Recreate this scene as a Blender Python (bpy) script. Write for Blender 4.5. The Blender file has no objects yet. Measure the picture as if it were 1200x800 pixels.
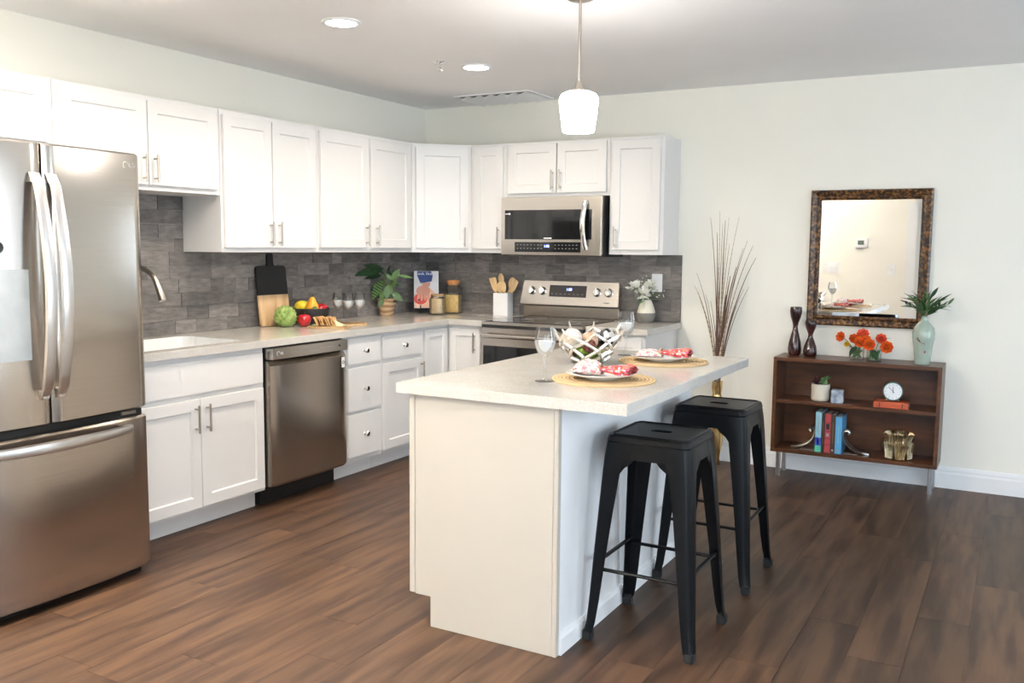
import bpy, bmesh, math, random
from mathutils import Vector, Matrix
PI = math.pi
rnd = random.Random(11)
S = bpy.context.scene
COL = S.collection

# ------------------------------------------------------------------ camera
CAM = (4.1133, -5.9689, 1.411); YAW = .5084; PITCH = .1023; ROLL = .0092; FPX = 1070.2
def make_camera():
    F = Vector((-math.sin(YAW)*math.cos(PITCH), math.cos(YAW)*math.cos(PITCH), -math.sin(PITCH)))
    r = Vector((math.cos(YAW), math.sin(YAW), 0)); u = r.cross(F)
    c, s = math.cos(ROLL), math.sin(ROLL)
    r, u = c*r + s*u, -s*r + c*u
    cd = bpy.data.cameras.new('camera'); co = bpy.data.objects.new('camera', cd); COL.objects.link(co)
    m = Matrix.Identity(4)
    for i in range(3):
        m[i][0] = r[i]; m[i][1] = u[i]; m[i][2] = -F[i]; m[i][3] = CAM[i]
    co.matrix_world = m
    cd.sensor_width = 36; cd.lens = 36*FPX/1200; cd.clip_start = .05
    S.camera = co
make_camera()

# ------------------------------------------------------------------ world, exposure
W = bpy.data.worlds.new('world'); S.world = W; W.use_nodes = True
bgn = W.node_tree.nodes['Background']
bgn.inputs[0].default_value = (.76, .88, 1.0, 1); bgn.inputs[1].default_value = 5.8
S.view_settings.view_transform = 'Standard'; S.view_settings.look = 'None'
S.view_settings.gamma = 1; S.view_settings.use_curve_mapping = False
S.view_settings.exposure = 1.0
CAN_W = 7.2; FILL_CAN_W = 6.0; FILL_UP_W = 138.0; WARM = (1.0, .89, .76)  # the room and uplight powers drive added, unseen lamps
ZC = 2.466                                   # ceiling height
XR = 6.8; YN = -7.6                          # far right wall, wall behind the camera
WIN = [(-2.30, -1.20, .25, 2.15), (-6.6, -4.3, .80, 2.20)]    # unseen windows in the right wall, the second added for brightness: y0, y1, z0, z1
def portal(y0, y1, z0, z1):
    l = bpy.data.lights.new('window_portal', 'AREA'); l.shape = 'RECTANGLE'; l.size = z1-z0; l.size_y = y1-y0
    l.cycles.is_portal = True
    o = bpy.data.objects.new('window_portal', l); COL.objects.link(o)
    o.location = (XR+.02, (y0+y1)/2, (z0+z1)/2); o.rotation_euler = (0, PI/2, 0)
for w in WIN: portal(*w)
WNX0, WNX1, WNZ0, WNZ1 = 3.9, 6.5, .35, 2.25        # unseen window added behind the camera for extra daylight
l = bpy.data.lights.new('window_portal', 'AREA'); l.shape = 'RECTANGLE'; l.size = WNX1-WNX0; l.size_y = WNZ1-WNZ0; l.cycles.is_portal = True
o = bpy.data.objects.new('window_portal', l); COL.objects.link(o); o.location = ((WNX0+WNX1)/2, YN-.02, (WNZ0+WNZ1)/2); o.rotation_euler = (PI/2, 0, 0)

# ------------------------------------------------------------------ materials
MATS = {}
def mat(name, col, rough=.5, metal=0, col2=None, var=.05, scale=14, stretch=(1,1,1), detail=3, bump=0, bscale=80, bstretch=None,
        rand=0, coat=0, trans=0, ior=1.45, emit=None, es=0, aniso=0, spec=None, ramp=(.35,.65), alpha=1, sss=0, generated=False):
    m = bpy.data.materials.new(name); m.use_nodes = True; MATS[name] = m
    nt = m.node_tree; N = nt.nodes; L = nt.links
    b = N['Principled BSDF']
    b.inputs['Roughness'].default_value = rough; b.inputs['Metallic'].default_value = metal
    b.inputs['IOR'].default_value = ior; b.inputs['Coat Weight'].default_value = coat; b.inputs['Coat Roughness'].default_value = .08
    b.inputs['Transmission Weight'].default_value = trans; b.inputs['Alpha'].default_value = alpha
    b.inputs['Anisotropic'].default_value = aniso
    if spec is not None: b.inputs['Specular IOR Level'].default_value = spec
    if sss: b.inputs['Subsurface Weight'].default_value = sss; b.inputs['Subsurface Radius'].default_value = (.02,.01,.005)
    if emit: b.inputs['Emission Color'].default_value = (*emit, 1); b.inputs['Emission Strength'].default_value = es
    tc = N.new('ShaderNodeTexCoord'); mp = N.new('ShaderNodeMapping'); mp.inputs['Scale'].default_value = stretch
    L.new(tc.outputs['Generated' if generated else 'Object'], mp.inputs['Vector'])
    oi = N.new('ShaderNodeObjectInfo')
    if rand:
        vm = N.new('ShaderNodeVectorMath'); vm.operation = 'SCALE'; vm.inputs[0].default_value = (17, 31, 23)
        L.new(oi.outputs['Random'], vm.inputs['Scale']); L.new(vm.outputs[0], mp.inputs['Location'])
    nz = N.new('ShaderNodeTexNoise'); nz.inputs['Scale'].default_value = scale; nz.inputs['Detail'].default_value = detail
    L.new(mp.outputs[0], nz.inputs['Vector'])
    rp = N.new('ShaderNodeValToRGB'); rp.color_ramp.elements[0].position, rp.color_ramp.elements[1].position = ramp
    a = col if col2 is not None else tuple(c*(1-var) for c in col)
    z = col2 if col2 is not None else tuple(min(1, c*(1+var)) for c in col)
    rp.color_ramp.elements[0].color = (*a, 1); rp.color_ramp.elements[1].color = (*z, 1)
    L.new(nz.outputs['Fac'], rp.inputs['Fac'])
    out = rp.outputs['Color']
    if rand:
        hs = N.new('ShaderNodeHueSaturation'); mr = N.new('ShaderNodeMapRange')
        mr.inputs['To Min'].default_value = 1-rand; mr.inputs['To Max'].default_value = 1+rand
        L.new(oi.outputs['Random'], mr.inputs['Value']); L.new(mr.outputs[0], hs.inputs['Value']); L.new(out, hs.inputs['Color']); out = hs.outputs[0]
    L.new(out, b.inputs['Base Color'])
    if aniso:
        tg = N.new('ShaderNodeTangent'); tg.direction_type = 'RADIAL'; tg.axis = 'Z'; L.new(tg.outputs[0], b.inputs['Tangent'])
    if bump:
        mp2 = N.new('ShaderNodeMapping'); mp2.inputs['Scale'].default_value = bstretch or stretch
        L.new(tc.outputs['Object'], mp2.inputs['Vector'])
        if rand: L.new(vm.outputs[0], mp2.inputs['Location'])
        n2 = N.new('ShaderNodeTexNoise'); n2.inputs['Scale'].default_value = bscale; n2.inputs['Detail'].default_value = 4
        L.new(mp2.outputs[0], n2.inputs['Vector'])
        bp = N.new('ShaderNodeBump'); bp.inputs['Strength'].default_value = bump; bp.inputs['Distance'].default_value = .01
        L.new(n2.outputs['Fac'], bp.inputs['Height']); L.new(bp.outputs[0], b.inputs['Normal'])
    return m

def wood_planks():
    m = mat('floor_plank_wood', (.033,.0155,.0080), .46, rand=.22, scale=2.2, stretch=(9, .9, 1), detail=6, col2=(.094,.049,.026), ramp=(.38,.62), bump=.06, bscale=40, bstretch=(14,1,1))
    return m
wood_planks()
mat('joint_dark', (.035,.026,.02), .8)
mat('wall_paint', (.88,.85,.76), .85, var=.01, scale=2, bump=.02, bscale=220)
mat('ceiling_paint', (.91,.90,.89), .9, var=.01, scale=2, bump=.03, bscale=160)
mat('trim_white', (.84,.84,.84), .45, var=.01)
mat('cabinet_white', (.755,.74,.72), .38, var=.012, scale=3)
mat('island_panel_cream', (.51,.47,.41), .42, var=.015, scale=2)
mat('nickel', (.43,.39,.34), .32, 1, var=.04)
mat('chrome', (.78,.77,.75), .12, 1, var=.03)
mat('slate_tile', (.115,.104,.096), .62, rand=.30, scale=9, stretch=(1.6,1.6,5), detail=7, col2=(.235,.215,.20), ramp=(.28,.75), bump=.55, bscale=26, bstretch=(1,1,4))
mat('slate_joint', (.06,.055,.05), .9)
mat('steel', (.53,.475,.42), .20, 1, var=.035, scale=3, stretch=(1,1,90), aniso=.65, bump=.012, bscale=3, bstretch=(1,1,260))
mat('steel_plain', (.60,.555,.505), .25, 1, var=.03, scale=3, stretch=(1,1,60))
mat('steel_dark', (.30,.275,.25), .34, 1, var=.03)
mat('appliance_grey', (.20,.20,.20), .5, var=.03)
mat('black_plastic', (.012,.012,.012), .45, var=.1)
mat('black_glass', (.008,.008,.009), .06, var=.05, coat=.4)
mat('display_glass', (.03,.027,.025), .12)
mat('display_glow', (.1,.1,.5), .4, emit=(.18,.25,1.0), es=5)
mat('mark_grey', (.30,.30,.30), .5)
mat('handle_steel', (.70,.68,.66), .32, 1, var=.03)
mat('door_tan', (.42,.26,.14), .45, col2=(.52,.34,.20), scale=3, stretch=(1,6,.6))
mat('mark_white', (.85,.85,.85), .4)
mat('stool_black', (.0045,.005,.006), .33, var=.1, spec=.18, bump=.01, bscale=150)
mat('rubber', (.012,.012,.012), .7)
mat('sink_white', (.86,.86,.84), .16, var=.01, coat=.4)
mat('ceramic_white', (.86,.85,.83), .14, var=.015, coat=.5)
def thin_glass(name, tint, k=.9):
    m = bpy.data.materials.new(name); m.use_nodes = True; MATS[name] = m
    nt = m.node_tree; N = nt.nodes; L = nt.links; N.remove(N['Principled BSDF'])
    t = N.new('ShaderNodeBsdfTransparent'); t.inputs[0].default_value = (*tint, 1)
    g = N.new('ShaderNodeBsdfGlossy'); g.inputs['Roughness'].default_value = .02
    f = N.new('ShaderNodeFresnel'); f.inputs[0].default_value = 1.5
    nz = N.new('ShaderNodeTexNoise'); nz.inputs['Scale'].default_value = 30
    mu = N.new('ShaderNodeMath'); mu.operation = 'MULTIPLY'; mu.inputs[1].default_value = k; L.new(f.outputs[0], mu.inputs[0])
    x = N.new('ShaderNodeMixShader'); L.new(mu.outputs[0], x.inputs[0]); L.new(t.outputs[0], x.inputs[1]); L.new(g.outputs[0], x.inputs[2])
    L.new(x.outputs[0], N['Material Output'].inputs[0])
thin_glass('glass', (.99,.995,.995), .6); thin_glass('pane_glass', (.97,.985,1), .6)
mat('wine_fill', (.74,.735,.72), .35, var=.03, sss=.0)
mat('mirror_glass', (.76,.76,.75), .008, 1, var=.005)
mat('mirror_frame', (.028,.012,.005), .42, scale=55, detail=9, stretch=(1,1,1), col2=(.42,.20,.06), ramp=(.46,.76), bump=.6, bscale=40, coat=.2)
mat('walnut', (.050,.015,.0035), .38, col2=(.115,.037,.009), scale=3, stretch=(1.2,6,9), detail=5, ramp=(.3,.7), coat=.15)
mat('leg_metal', (.55,.56,.58), .28, 1)
mat('lens_glow', (1,1,1), .5, emit=(1.0,.93,.82), es=14)
mat('shade_glow', (1,1,1), .4, emit=(1.0,.96,.92), es=16)
mat('pendant_metal', (.48,.43,.38), .35, 1)
mat('quartz_dummy', (.7,.66,.58), .2)
def quartz():
    m = mat('quartz', (.525,.493,.445), .16, scale=9, col2=(.57,.543,.50), coat=.2)
    nt = m.node_tree; N = nt.nodes; L = nt.links; b = N['Principled BSDF']
    v = N.new('ShaderNodeTexVoronoi'); v.inputs['Scale'].default_value = 380
    tc = [n for n in N if n.type == 'TEX_COORD'][0]; L.new(tc.outputs['Object'], v.inputs['Vector'])
    sx = N.new('ShaderNodeSeparateColor'); L.new(v.outputs['Color'], sx.inputs[0])
    mr = N.new('ShaderNodeMapRange'); mr.inputs['From Min'].default_value = .72; mr.inputs['From Max'].default_value = .95; L.new(sx.outputs[0], mr.inputs['Value'])
    mx = N.new('ShaderNodeMix'); mx.data_type = 'RGBA'; mx.inputs['B'].default_value = (.70,.665,.60,1)
    old = b.inputs['Base Color'].links[0].from_socket
    L.new(old, mx.inputs['A']); L.new(mr.outputs[0], mx.inputs['Factor']); L.new(mx.outputs['Result'], b.inputs['Base Color'])
quartz()
def pattern(name, cols, scale=60, rough=.8, noise=.35):
    """patchy multi-colour print (cloth, moss, woven balls): Voronoi cells through a stepped ramp"""
    m = bpy.data.materials.new(name); m.use_nodes = True; MATS[name] = m
    nt = m.node_tree; N = nt.nodes; L = nt.links; b = N['Principled BSDF']; b.inputs['Roughness'].default_value = rough
    tc = N.new('ShaderNodeTexCoord'); nz = N.new('ShaderNodeTexNoise'); nz.inputs['Scale'].default_value = scale*.5
    L.new(tc.outputs['Object'], nz.inputs['Vector'])
    mx = N.new('ShaderNodeMix'); mx.data_type = 'VECTOR'; mx.inputs['Factor'].default_value = noise*.06
    L.new(tc.outputs['Object'], mx.inputs['A']); L.new(nz.outputs['Color'], mx.inputs['B'])
    v = N.new('ShaderNodeTexVoronoi'); v.inputs['Scale'].default_value = scale; L.new(mx.outputs['Result'], v.inputs['Vector'])
    s = N.new('ShaderNodeSeparateColor'); L.new(v.outputs['Color'], s.inputs[0])
    r = N.new('ShaderNodeValToRGB'); r.color_ramp.interpolation = 'CONSTANT'; e = r.color_ramp.elements
    while len(e) < len(cols): e.new(.5)
    tot = sum(w for _, w in cols); acc = 0
    for el, (c, w) in zip(e, cols): el.position = acc/tot; el.color = (*c, 1); acc += w
    L.new(s.outputs[0], r.inputs['Fac']); L.new(r.outputs[0], b.inputs['Base Color'])
    bp = N.new('ShaderNodeBump'); bp.inputs['Strength'].default_value = .4; bp.inputs['Distance'].default_value = .004
    L.new(v.outputs['Distance'], bp.inputs['Height']); L.new(bp.outputs[0], b.inputs['Normal'])
pattern('floral_pale', [((.86,.83,.80),6),((.80,.25,.28),1.8),((.85,.50,.45),2.0),((.35,.42,.28),.9),((.82,.60,.40),.8)], 110)
pattern('floral_red', [((.62,.05,.05),4),((.75,.20,.10),2.4),((.85,.80,.74),2),((.70,.12,.25),1.6),((.10,.12,.06),.7)], 110)
def rings(name, ca, cb, scale, rough=.8):
    """woven rings around the local z axis"""
    m = mat(name, ca, rough); nt = m.node_tree; N = nt.nodes; L = nt.links; b = N['Principled BSDF']
    w = N.new('ShaderNodeTexWave'); w.wave_type = 'RINGS'; w.rings_direction = 'Z'; w.inputs['Scale'].default_value = scale; w.inputs['Distortion'].default_value = .6; w.inputs['Detail'].default_value = 3; w.inputs['Detail Scale'].default_value = 8
    tc = [n for n in N if n.type == 'TEX_COORD'][0]; L.new(tc.outputs['Object'], w.inputs['Vector'])
    r = N.new('ShaderNodeValToRGB'); r.color_ramp.elements[0].color = (*ca,1); r.color_ramp.elements[1].color = (*cb,1)
    L.new(w.outputs['Fac'], r.inputs['Fac']); L.new(r.outputs[0], b.inputs['Base Color'])
    bp = N.new('ShaderNodeBump'); bp.inputs['Strength'].default_value = .7; bp.inputs['Distance'].default_value = .004; L.new(w.outputs['Fac'], bp.inputs['Height']); L.new(bp.outputs[0], b.inputs['Normal'])
rings('woven_straw', (.42,.27,.12), (.66,.48,.27), 22)
def bands(name, ca, cb, scale, rough=.6, axis='Z', dist=1.0):
    m = mat(name, ca, rough); nt = m.node_tree; N = nt.nodes; L = nt.links; b = N['Principled BSDF']
    w = N.new('ShaderNodeTexWave'); w.bands_direction = axis; w.inputs['Scale'].default_value = scale; w.inputs['Distortion'].default_value = dist
    tc = [n for n in N if n.type == 'TEX_COORD'][0]; L.new(tc.outputs['Object'], w.inputs['Vector'])
    r = N.new('ShaderNodeValToRGB'); r.color_ramp.elements[0].position = .3; r.color_ramp.elements[1].position = .7
    r.color_ramp.elements[0].color = (*ca,1); r.color_ramp.elements[1].color = (*cb,1)
    L.new(w.outputs['Fac'], r.inputs['Fac']); L.new(r.outputs[0], b.inputs['Base Color'])
bands('reed_dark', (.055,.022,.016), (.22,.13,.09), 34, .7)
bands('reed_pale', (.30,.22,.15), (.46,.37,.27), 10, .7)
bands('calathea_leaf', (.016,.060,.014), (.15,.24,.09), 2.6, .4, 'Y', 2.0)
bands('terracotta_bands', (.30,.17,.085), (.52,.36,.21), 9, .7, 'Z', 4)
bands('pot_wood', (.40,.25,.13), (.58,.42,.26), 20, .6, 'Z', 2.5)
mat('leaf_dark', (.009,.034,.012), .42, rand=.25, col2=(.022,.066,.022))
mat('leaf_green', (.055,.135,.04), .45, rand=.35, col2=(.11,.21,.07))
mat('leaf_purple', (.055,.012,.025), .5, rand=.3)
mat('stem_green', (.10,.19,.05), .5)
mat('soil', (.03,.02,.014), .9)
mat('apple_red', (.42,.008,.018), .18, col2=(.55,.03,.03), scale=20, coat=.4)
mat('lemon_yellow', (.72,.56,.03), .35, bump=.15, bscale=120)
mat('lime_green', (.38,.40,.03), .35, bump=.15, bscale=120)
mat('pear_orange', (.80,.33,.02), .35, col2=(.82,.45,.05), scale=12)
mat('pear_stem', (.14,.08,.03), .7)
mat('artichoke_green', (.17,.27,.05), .5, col2=(.36,.46,.15), scale=30, rand=0)
mat('bowl_black', (.013,.013,.014), .42)
mat('board_black', (.010,.010,.011), .55)
mat('board_wood', (.50,.30,.14), .5, col2=(.66,.45,.26), scale=4, stretch=(6,6,.8), detail=5)
mat('serving_wood', (.46,.27,.11), .5, col2=(.60,.40,.20), scale=5, stretch=(1,6,1))
mat('cracker', (.46,.22,.07), .8, col2=(.68,.42,.18), scale=60, bump=.3)
mat('cheese', (.86,.70,.40), .5, col2=(.90,.80,.56), scale=10)
mat('terracotta', (.42,.25,.14), .75, col2=(.58,.41,.26), scale=5, stretch=(1,1,7), detail=5)
mat('book_page', (.75,.71,.62), .8, stretch=(1,1,1), bump=.2, bscale=300)
mat('cook_cover', (.70,.70,.72), .4)
mat('cook_blue', (.02,.055,.20), .5)
mat('cook_skin', (.62,.30,.22), .6)
mat('cook_red', (.55,.035,.03), .45)
mat('cook_peach', (.80,.50,.36), .6)
mat('pasta', (.62,.38,.10), .6, col2=(.80,.60,.25), scale=90, bump=.6, bscale=120)
mat('oats', (.60,.43,.22), .7, col2=(.74,.59,.38), scale=140, bump=.5, bscale=160)
mat('cork', (.50,.30,.14), .7, col2=(.62,.42,.22), scale=40)
mat('lid_wood', (.48,.20,.06), .45)
mat('spoon_wood', (.62,.40,.19), .5, col2=(.74,.54,.30), scale=5, stretch=(5,5,1))
mat('gold', (.62,.42,.18), .10, 1, var=.1)
mat('gold_pale', (.47,.37,.22), .38, 1, col2=(.66,.56,.38), scale=30, bump=.2)
mat('vase_brown', (.022,.006,.006), .22, col2=(.045,.012,.010), scale=6, coat=.35)
mat('celadon', (.36,.44,.37), .16, var=.05, coat=.5)
mat('celadon_print', (.16,.06,.03), .5)
mat('celadon_red', (.45,.05,.03), .5)
mat('vase_cream', (.72,.69,.58), .4)
mat('vase_grey', (.20,.19,.175), .55)
mat('petal_white', (.84,.83,.74), .6, sss=.1)
mat('petal_orange', (.80,.14,.02), .5, rand=.1)
mat('petal_coral', (.78,.10,.045), .5, rand=.1)
mat('petal_yellow', (.82,.55,.03), .5)
mat('flower_eye', (.30,.24,.02), .7)
mat('planter_cream', (.70,.64,.53), .3, coat=.2)
mat('marble_blue', (.16,.20,.27), .2, col2=(.50,.54,.60), scale=26, detail=6)
mat('clock_body', (.10,.22,.18), .35)
mat('clock_face', (.80,.82,.84), .4)
mat('clock_metal', (.62,.72,.68), .25, 1)
mat('book_rust', (.46,.085,.03), .5, var=.1)
mat('book_teal', (.22,.42,.50), .45); mat('book_navy', (.02,.05,.33), .45); mat('book_green', (.08,.42,.28), .45)
mat('book_dark', (.022,.018,.016), .5); mat('book_red', (.36,.045,.05), .5); mat('book_brown', (.05,.03,.022), .5); mat('book_sky', (.10,.34,.58), .42)
mat('bookend_metal', (.42,.40,.36), .35, 1, var=.2, scale=40)
mat('energy_paper', (.78,.76,.74), .7); mat('energy_ink', (.55,.28,.27), .7); mat('ink_grey', (.35,.35,.36), .7)
mat('plastic_bag', (.62,.68,.71), .3, alpha=.42, bump=.3, bscale=25)
mat('moss', (.05,.12,.008), .95, col2=(.22,.33,.05), scale=60, bump=.8, bscale=120)
mat('ball_cream', (.62,.52,.40), .8, col2=(.86,.82,.76), scale=40, bump=.8, bscale=50)
mat('ball_brown', (.03,.013,.009), .7, col2=(.16,.07,.04), scale=50, bump=.9, bscale=60)
mat('ball_wine', (.06,.006,.012), .7, col2=(.25,.08,.05), scale=45, bump=.9, bscale=60)
mat('ball_tan', (.42,.24,.15), .8, col2=(.62,.42,.30), scale=40, bump=.7, bscale=50)
mat('ball_silver', (.012,.012,.014), .3, metal=.4, col2=(.62,.60,.58), scale=28, detail=1, ramp=(.48,.56), bump=.3)
mat('ball_olive', (.26,.22,.09), .8, col2=(.48,.44,.24), scale=50, bump=.8)
mat('bowl_silver', (.70,.66,.60), .28, 1)
mat('thermostat_screen', (.12,.16,.13), .3)
mat('vent_dark', (.20,.185,.17), .9)

# ------------------------------------------------------------------ geometry helpers
class G:
    def __init__(self): self.v = []; self.f = []
    def add(self, vs, fs, M=None):
        n = len(self.v)
        self.v += [tuple(M @ Vector(p)) if M else tuple(p) for p in vs]
        self.f += [tuple(n+i for i in f) for f in fs]
        return self
    def box(self, a, b, M=None):
        x0,y0,z0 = a; x1,y1,z1 = b
        return self.add([(x0,y0,z0),(x1,y0,z0),(x1,y1,z0),(x0,y1,z0),(x0,y0,z1),(x1,y0,z1),(x1,y1,z1),(x0,y1,z1)],
                        [(0,3,2,1),(4,5,6,7),(0,1,5,4),(1,2,6,5),(2,3,7,6),(3,0,4,7)], M)
    def rings(self, rs, closed=True, cap0=True, cap1=True, M=None):
        n = len(rs[0]); vs = [p for r in rs for p in r]; fs = []
        for i in range(len(rs)-1):
            for j in range(n if closed else n-1):
                k = (j+1) % n
                fs.append((i*n+j, i*n+k, (i+1)*n+k, (i+1)*n+j))
        if cap0: fs.append(tuple(range(n))[::-1])
        if cap1: fs.append(tuple((len(rs)-1)*n+j for j in range(n)))
        return self.add(vs, fs, M)
    def lathe(self, prof, seg=28, c=(0,0,0), M=None, wob=None):
        vs = []; fs = []; idx = []
        for (r, z) in prof:
            if r < 1e-6: idx.append([len(vs)]); vs.append((c[0], c[1], c[2]+z))
            else:
                row = []
                for j in range(seg):
                    a = 2*PI*j/seg; rr = r*(wob(a, z) if wob else 1)
                    row.append(len(vs)); vs.append((c[0]+rr*math.cos(a), c[1]+rr*math.sin(a), c[2]+z))
                idx.append(row)
        for A, B in zip(idx, idx[1:]):
            if len(A) == 1 and len(B) == 1: continue
            for j in range(seg):
                k = (j+1) % seg
                if len(A) == 1: fs.append((A[0], B[k], B[j]))
                elif len(B) == 1: fs.append((A[j], A[k], B[0]))
                else: fs.append((A[j], A[k], B[k], B[j]))
        if len(idx[0]) > 1 and prof[0] != prof[-1]: fs.append(tuple(idx[0][::-1]))
        if len(idx[-1]) > 1 and prof[0] != prof[-1]: fs.append(tuple(idx[-1]))
        return self.add(vs, fs, M)
    def tube(self, pts, r, seg=8, M=None, flat=1.0, closed=False):
        P = [Vector(p) for p in pts]; n = len(P)
        rr = r if isinstance(r, (list, tuple)) else [r]*n
        rs = []; nrm = None
        for i in range(n):
            if closed: t = (P[(i+1) % n]-P[i-1])
            else: t = (P[min(i+1, n-1)]-P[max(i-1, 0)])
            t = t.normalized() if t.length > 1e-9 else Vector((0,0,1))
            if nrm is None:
                nrm = t.orthogonal().normalized()
                if abs(t.z) < .9: nrm = (Vector((0,0,1)) - t*t.z).normalized()
            nrm = (nrm - t*nrm.dot(t)); nrm = nrm.normalized() if nrm.length > 1e-9 else t.orthogonal().normalized()
            bn = t.cross(nrm)
            rs.append([P[i] + (nrm*math.cos(2*PI*j/seg)*flat + bn*math.sin(2*PI*j/seg))*rr[i] for j in range(seg)])
        if closed: rs.append(rs[0])
        return self.rings(rs, cap0=not closed, cap1=not closed, M=M)
    def prism(self, poly, z0, z1, M=None):
        return self.rings([[(x,y,z0) for x,y in poly], [(x,y,z1) for x,y in poly]], M=M)
    def ball(self, c, r, seg=16, rng=10, M=None, wob=None):
        r = r if isinstance(r, (tuple, list)) else (r,r,r)
        vs = [(c[0],c[1],c[2]-r[2])]; fs = []
        for i in range(1, rng):
            p = -PI/2 + PI*i/rng
            for j in range(seg):
                a = 2*PI*j/seg; k = wob(a, p) if wob else 1
                vs.append((c[0]+k*r[0]*math.cos(p)*math.cos(a), c[1]+k*r[1]*math.cos(p)*math.sin(a), c[2]+k*r[2]*math.sin(p)))
        vs.append((c[0],c[1],c[2]+r[2]))
        for j in range(seg):
            k = (j+1) % seg
            fs.append((0, 1+k, 1+j))
            for i in range(rng-2): fs.append((1+i*seg+j, 1+i*seg+k, 1+(i+1)*seg+k, 1+(i+1)*seg+j))
            b = 1+(rng-2)*seg; fs.append((b+j, b+k, len(vs)-1))
        return self.add(vs, fs, M)
    def sheet(self, nu, nv, fn, M=None):
        vs = [fn(i/(nu-1), j/(nv-1)) for i in range(nu) for j in range(nv)]
        fs = [(i*nv+j, (i+1)*nv+j, (i+1)*nv+j+1, i*nv+j+1) for i in range(nu-1) for j in range(nv-1)]
        return self.add(vs, fs, M)
    def mesh(self, name, smooth=False, bevel=0, thick=0, seg=2, ang=38):
        me = bpy.data.meshes.new(name); me.from_pydata(self.v, [], self.f)
        bm = bmesh.new(); bm.from_mesh(me)
        bmesh.ops.remove_doubles(bm, verts=bm.verts, dist=1e-6)
        if thick: bmesh.ops.solidify(bm, geom=bm.faces[:], thickness=thick)
        bmesh.ops.recalc_face_normals(bm, faces=bm.faces)
        if bevel:
            es = [e for e in bm.edges if len(e.link_faces) == 2 and e.calc_face_angle(0) > math.radians(ang)]
            bmesh.ops.bevel(bm, geom=es, offset=bevel, segments=seg, affect='EDGES', clamp_overlap=True)
        bm.to_mesh(me); bm.free()
        if smooth:
            me.polygons.foreach_set('use_smooth', [True]*len(me.polygons))
            me.set_sharp_from_angle(angle=math.radians(ang))
        return me
    def obj(self, name, m, parent=None, loc=(0,0,0), rot=(0,0,0), smooth=False, bevel=0, thick=0, seg=2, ang=38):
        return inst(name, self.mesh(name, smooth, bevel, thick, seg, ang), m, parent, loc, rot)
MESHV = {}
def inst(name, me, m=None, parent=None, loc=(0,0,0), rot=(0,0,0), sc=None):
    if m:
        if not me.materials: me.materials.append(MATS[m])
        elif me.materials[0] is not MATS[m]:
            key = (me.name, m)
            if key not in MESHV:
                c = me.copy(); c.materials.clear(); c.materials.append(MATS[m]); MESHV[key] = c
            me = MESHV[key]
    o = bpy.data.objects.new(name, me); COL.objects.link(o); o.parent = parent; o.location = loc
    o.rotation_euler = rot if isinstance(rot, (tuple, list)) else (0,0,rot)
    if sc is not None: o.scale = sc if isinstance(sc, (tuple, list)) else (sc,sc,sc)
    return o
def tag(o, label, cat, group=None):
    o['label'] = label; o['category'] = cat
    if group: o['group'] = group
    return o
def thing(name, label, cat, loc=(0,0,0), rotz=0, group=None):
    o = bpy.data.objects.new(name, None); COL.objects.link(o); o.empty_display_size = .05
    o.location = loc; o.rotation_euler = (0,0,rotz)
    return tag(o, label, cat, group)
def struct(o): o['kind'] = 'structure'; return o
def copy_tree(o, parent=None):
    c = o.copy(); COL.objects.link(c); c.parent = parent
    for ch in list(o.children): copy_tree(ch, c)
    return c
def BX(name, m, a, b, parent=None, bevel=0, loc=(0,0,0)): return G().box(a, b).obj(name, m, parent, loc, bevel=bevel)
def text_mesh(body, size, depth=.0004):
    cu = bpy.data.curves.new('txt', 'FONT'); cu.body = body; cu.size = size; cu.extrude = depth; cu.align_x = 'CENTER'; cu.align_y = 'CENTER'
    t = bpy.data.objects.new('txt', cu); COL.objects.link(t)
    dg = bpy.context.evaluated_depsgraph_get(); me = bpy.data.meshes.new_from_object(t.evaluated_get(dg))
    bpy.data.objects.remove(t); bpy.data.curves.remove(cu)
    return me
def rrect(x0, x1, y0, y1, r, n=5):
    out = []
    for cx, cy, a0 in ((x1-r,y1-r,0),(x0+r,y1-r,PI/2),(x0+r,y0+r,PI),(x1-r,y0+r,1.5*PI)):
        for i in range(n+1):
            a = a0 + PI/2*i/n; out.append((cx+r*math.cos(a), cy+r*math.sin(a)))
    return out
def bez(p, n=16):
    p = [Vector(q) for q in p]; out = []
    for i in range(n+1):
        t = i/n; q = p[:]
        while len(q) > 1: q = [a.lerp(b, t) for a, b in zip(q, q[1:])]
        out.append(q[0])
    return out

# ------------------------------------------------------------------ room shell
floor = struct(BX('floor', 'joint_dark', (-.1,YN-.1,-.06), (XR+.1,.1,-.004)))
PW, PL = .182, 1.22
pl_cache = {}
x = 1.465 - 9*PW; k = 0
while x < XR:
    xa, xb = max(x, 0), min(x+PW, XR)
    if xb - xa > .02:
        y = -((k*.47 + .12*(k % 3) + .35) % 1.0)*PL + .0
        if k == 9: y = -2.894+2*PL
        ya = y if y < 0 else y-PL
        ends = [0.0]; yy = ya
        while yy > 0: yy -= PL
        while yy > YN: ends.append(yy); yy -= PL
        ends.append(YN)
        for e1, e0 in zip(ends, ends[1:]):
            w, l = round(xb-xa, 4), round(e1-e0, 4)
            if l < .03: continue
            if (w, l) not in pl_cache:
                pl_cache[(w,l)] = G().box((.0004,.0004,-.0045),(w-.0004,l-.0004,0)).mesh('plank')
            inst('plank', pl_cache[(w,l)], 'floor_plank_wood', floor, (xa, e0, 0))
    x += PW; k += 1
ceiling = struct(BX('ceiling', 'ceiling_paint', (-.1,YN-.1,ZC), (XR+.1,.1,ZC+.1)))
wall_left = struct(BX('wall_left', 'wall_paint', (-.1,YN,0), (0,.0,ZC)))
wall_back = struct(BX('wall_back', 'wall_paint', (-.1,0,0), (XR+.1,.1,ZC)))
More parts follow.
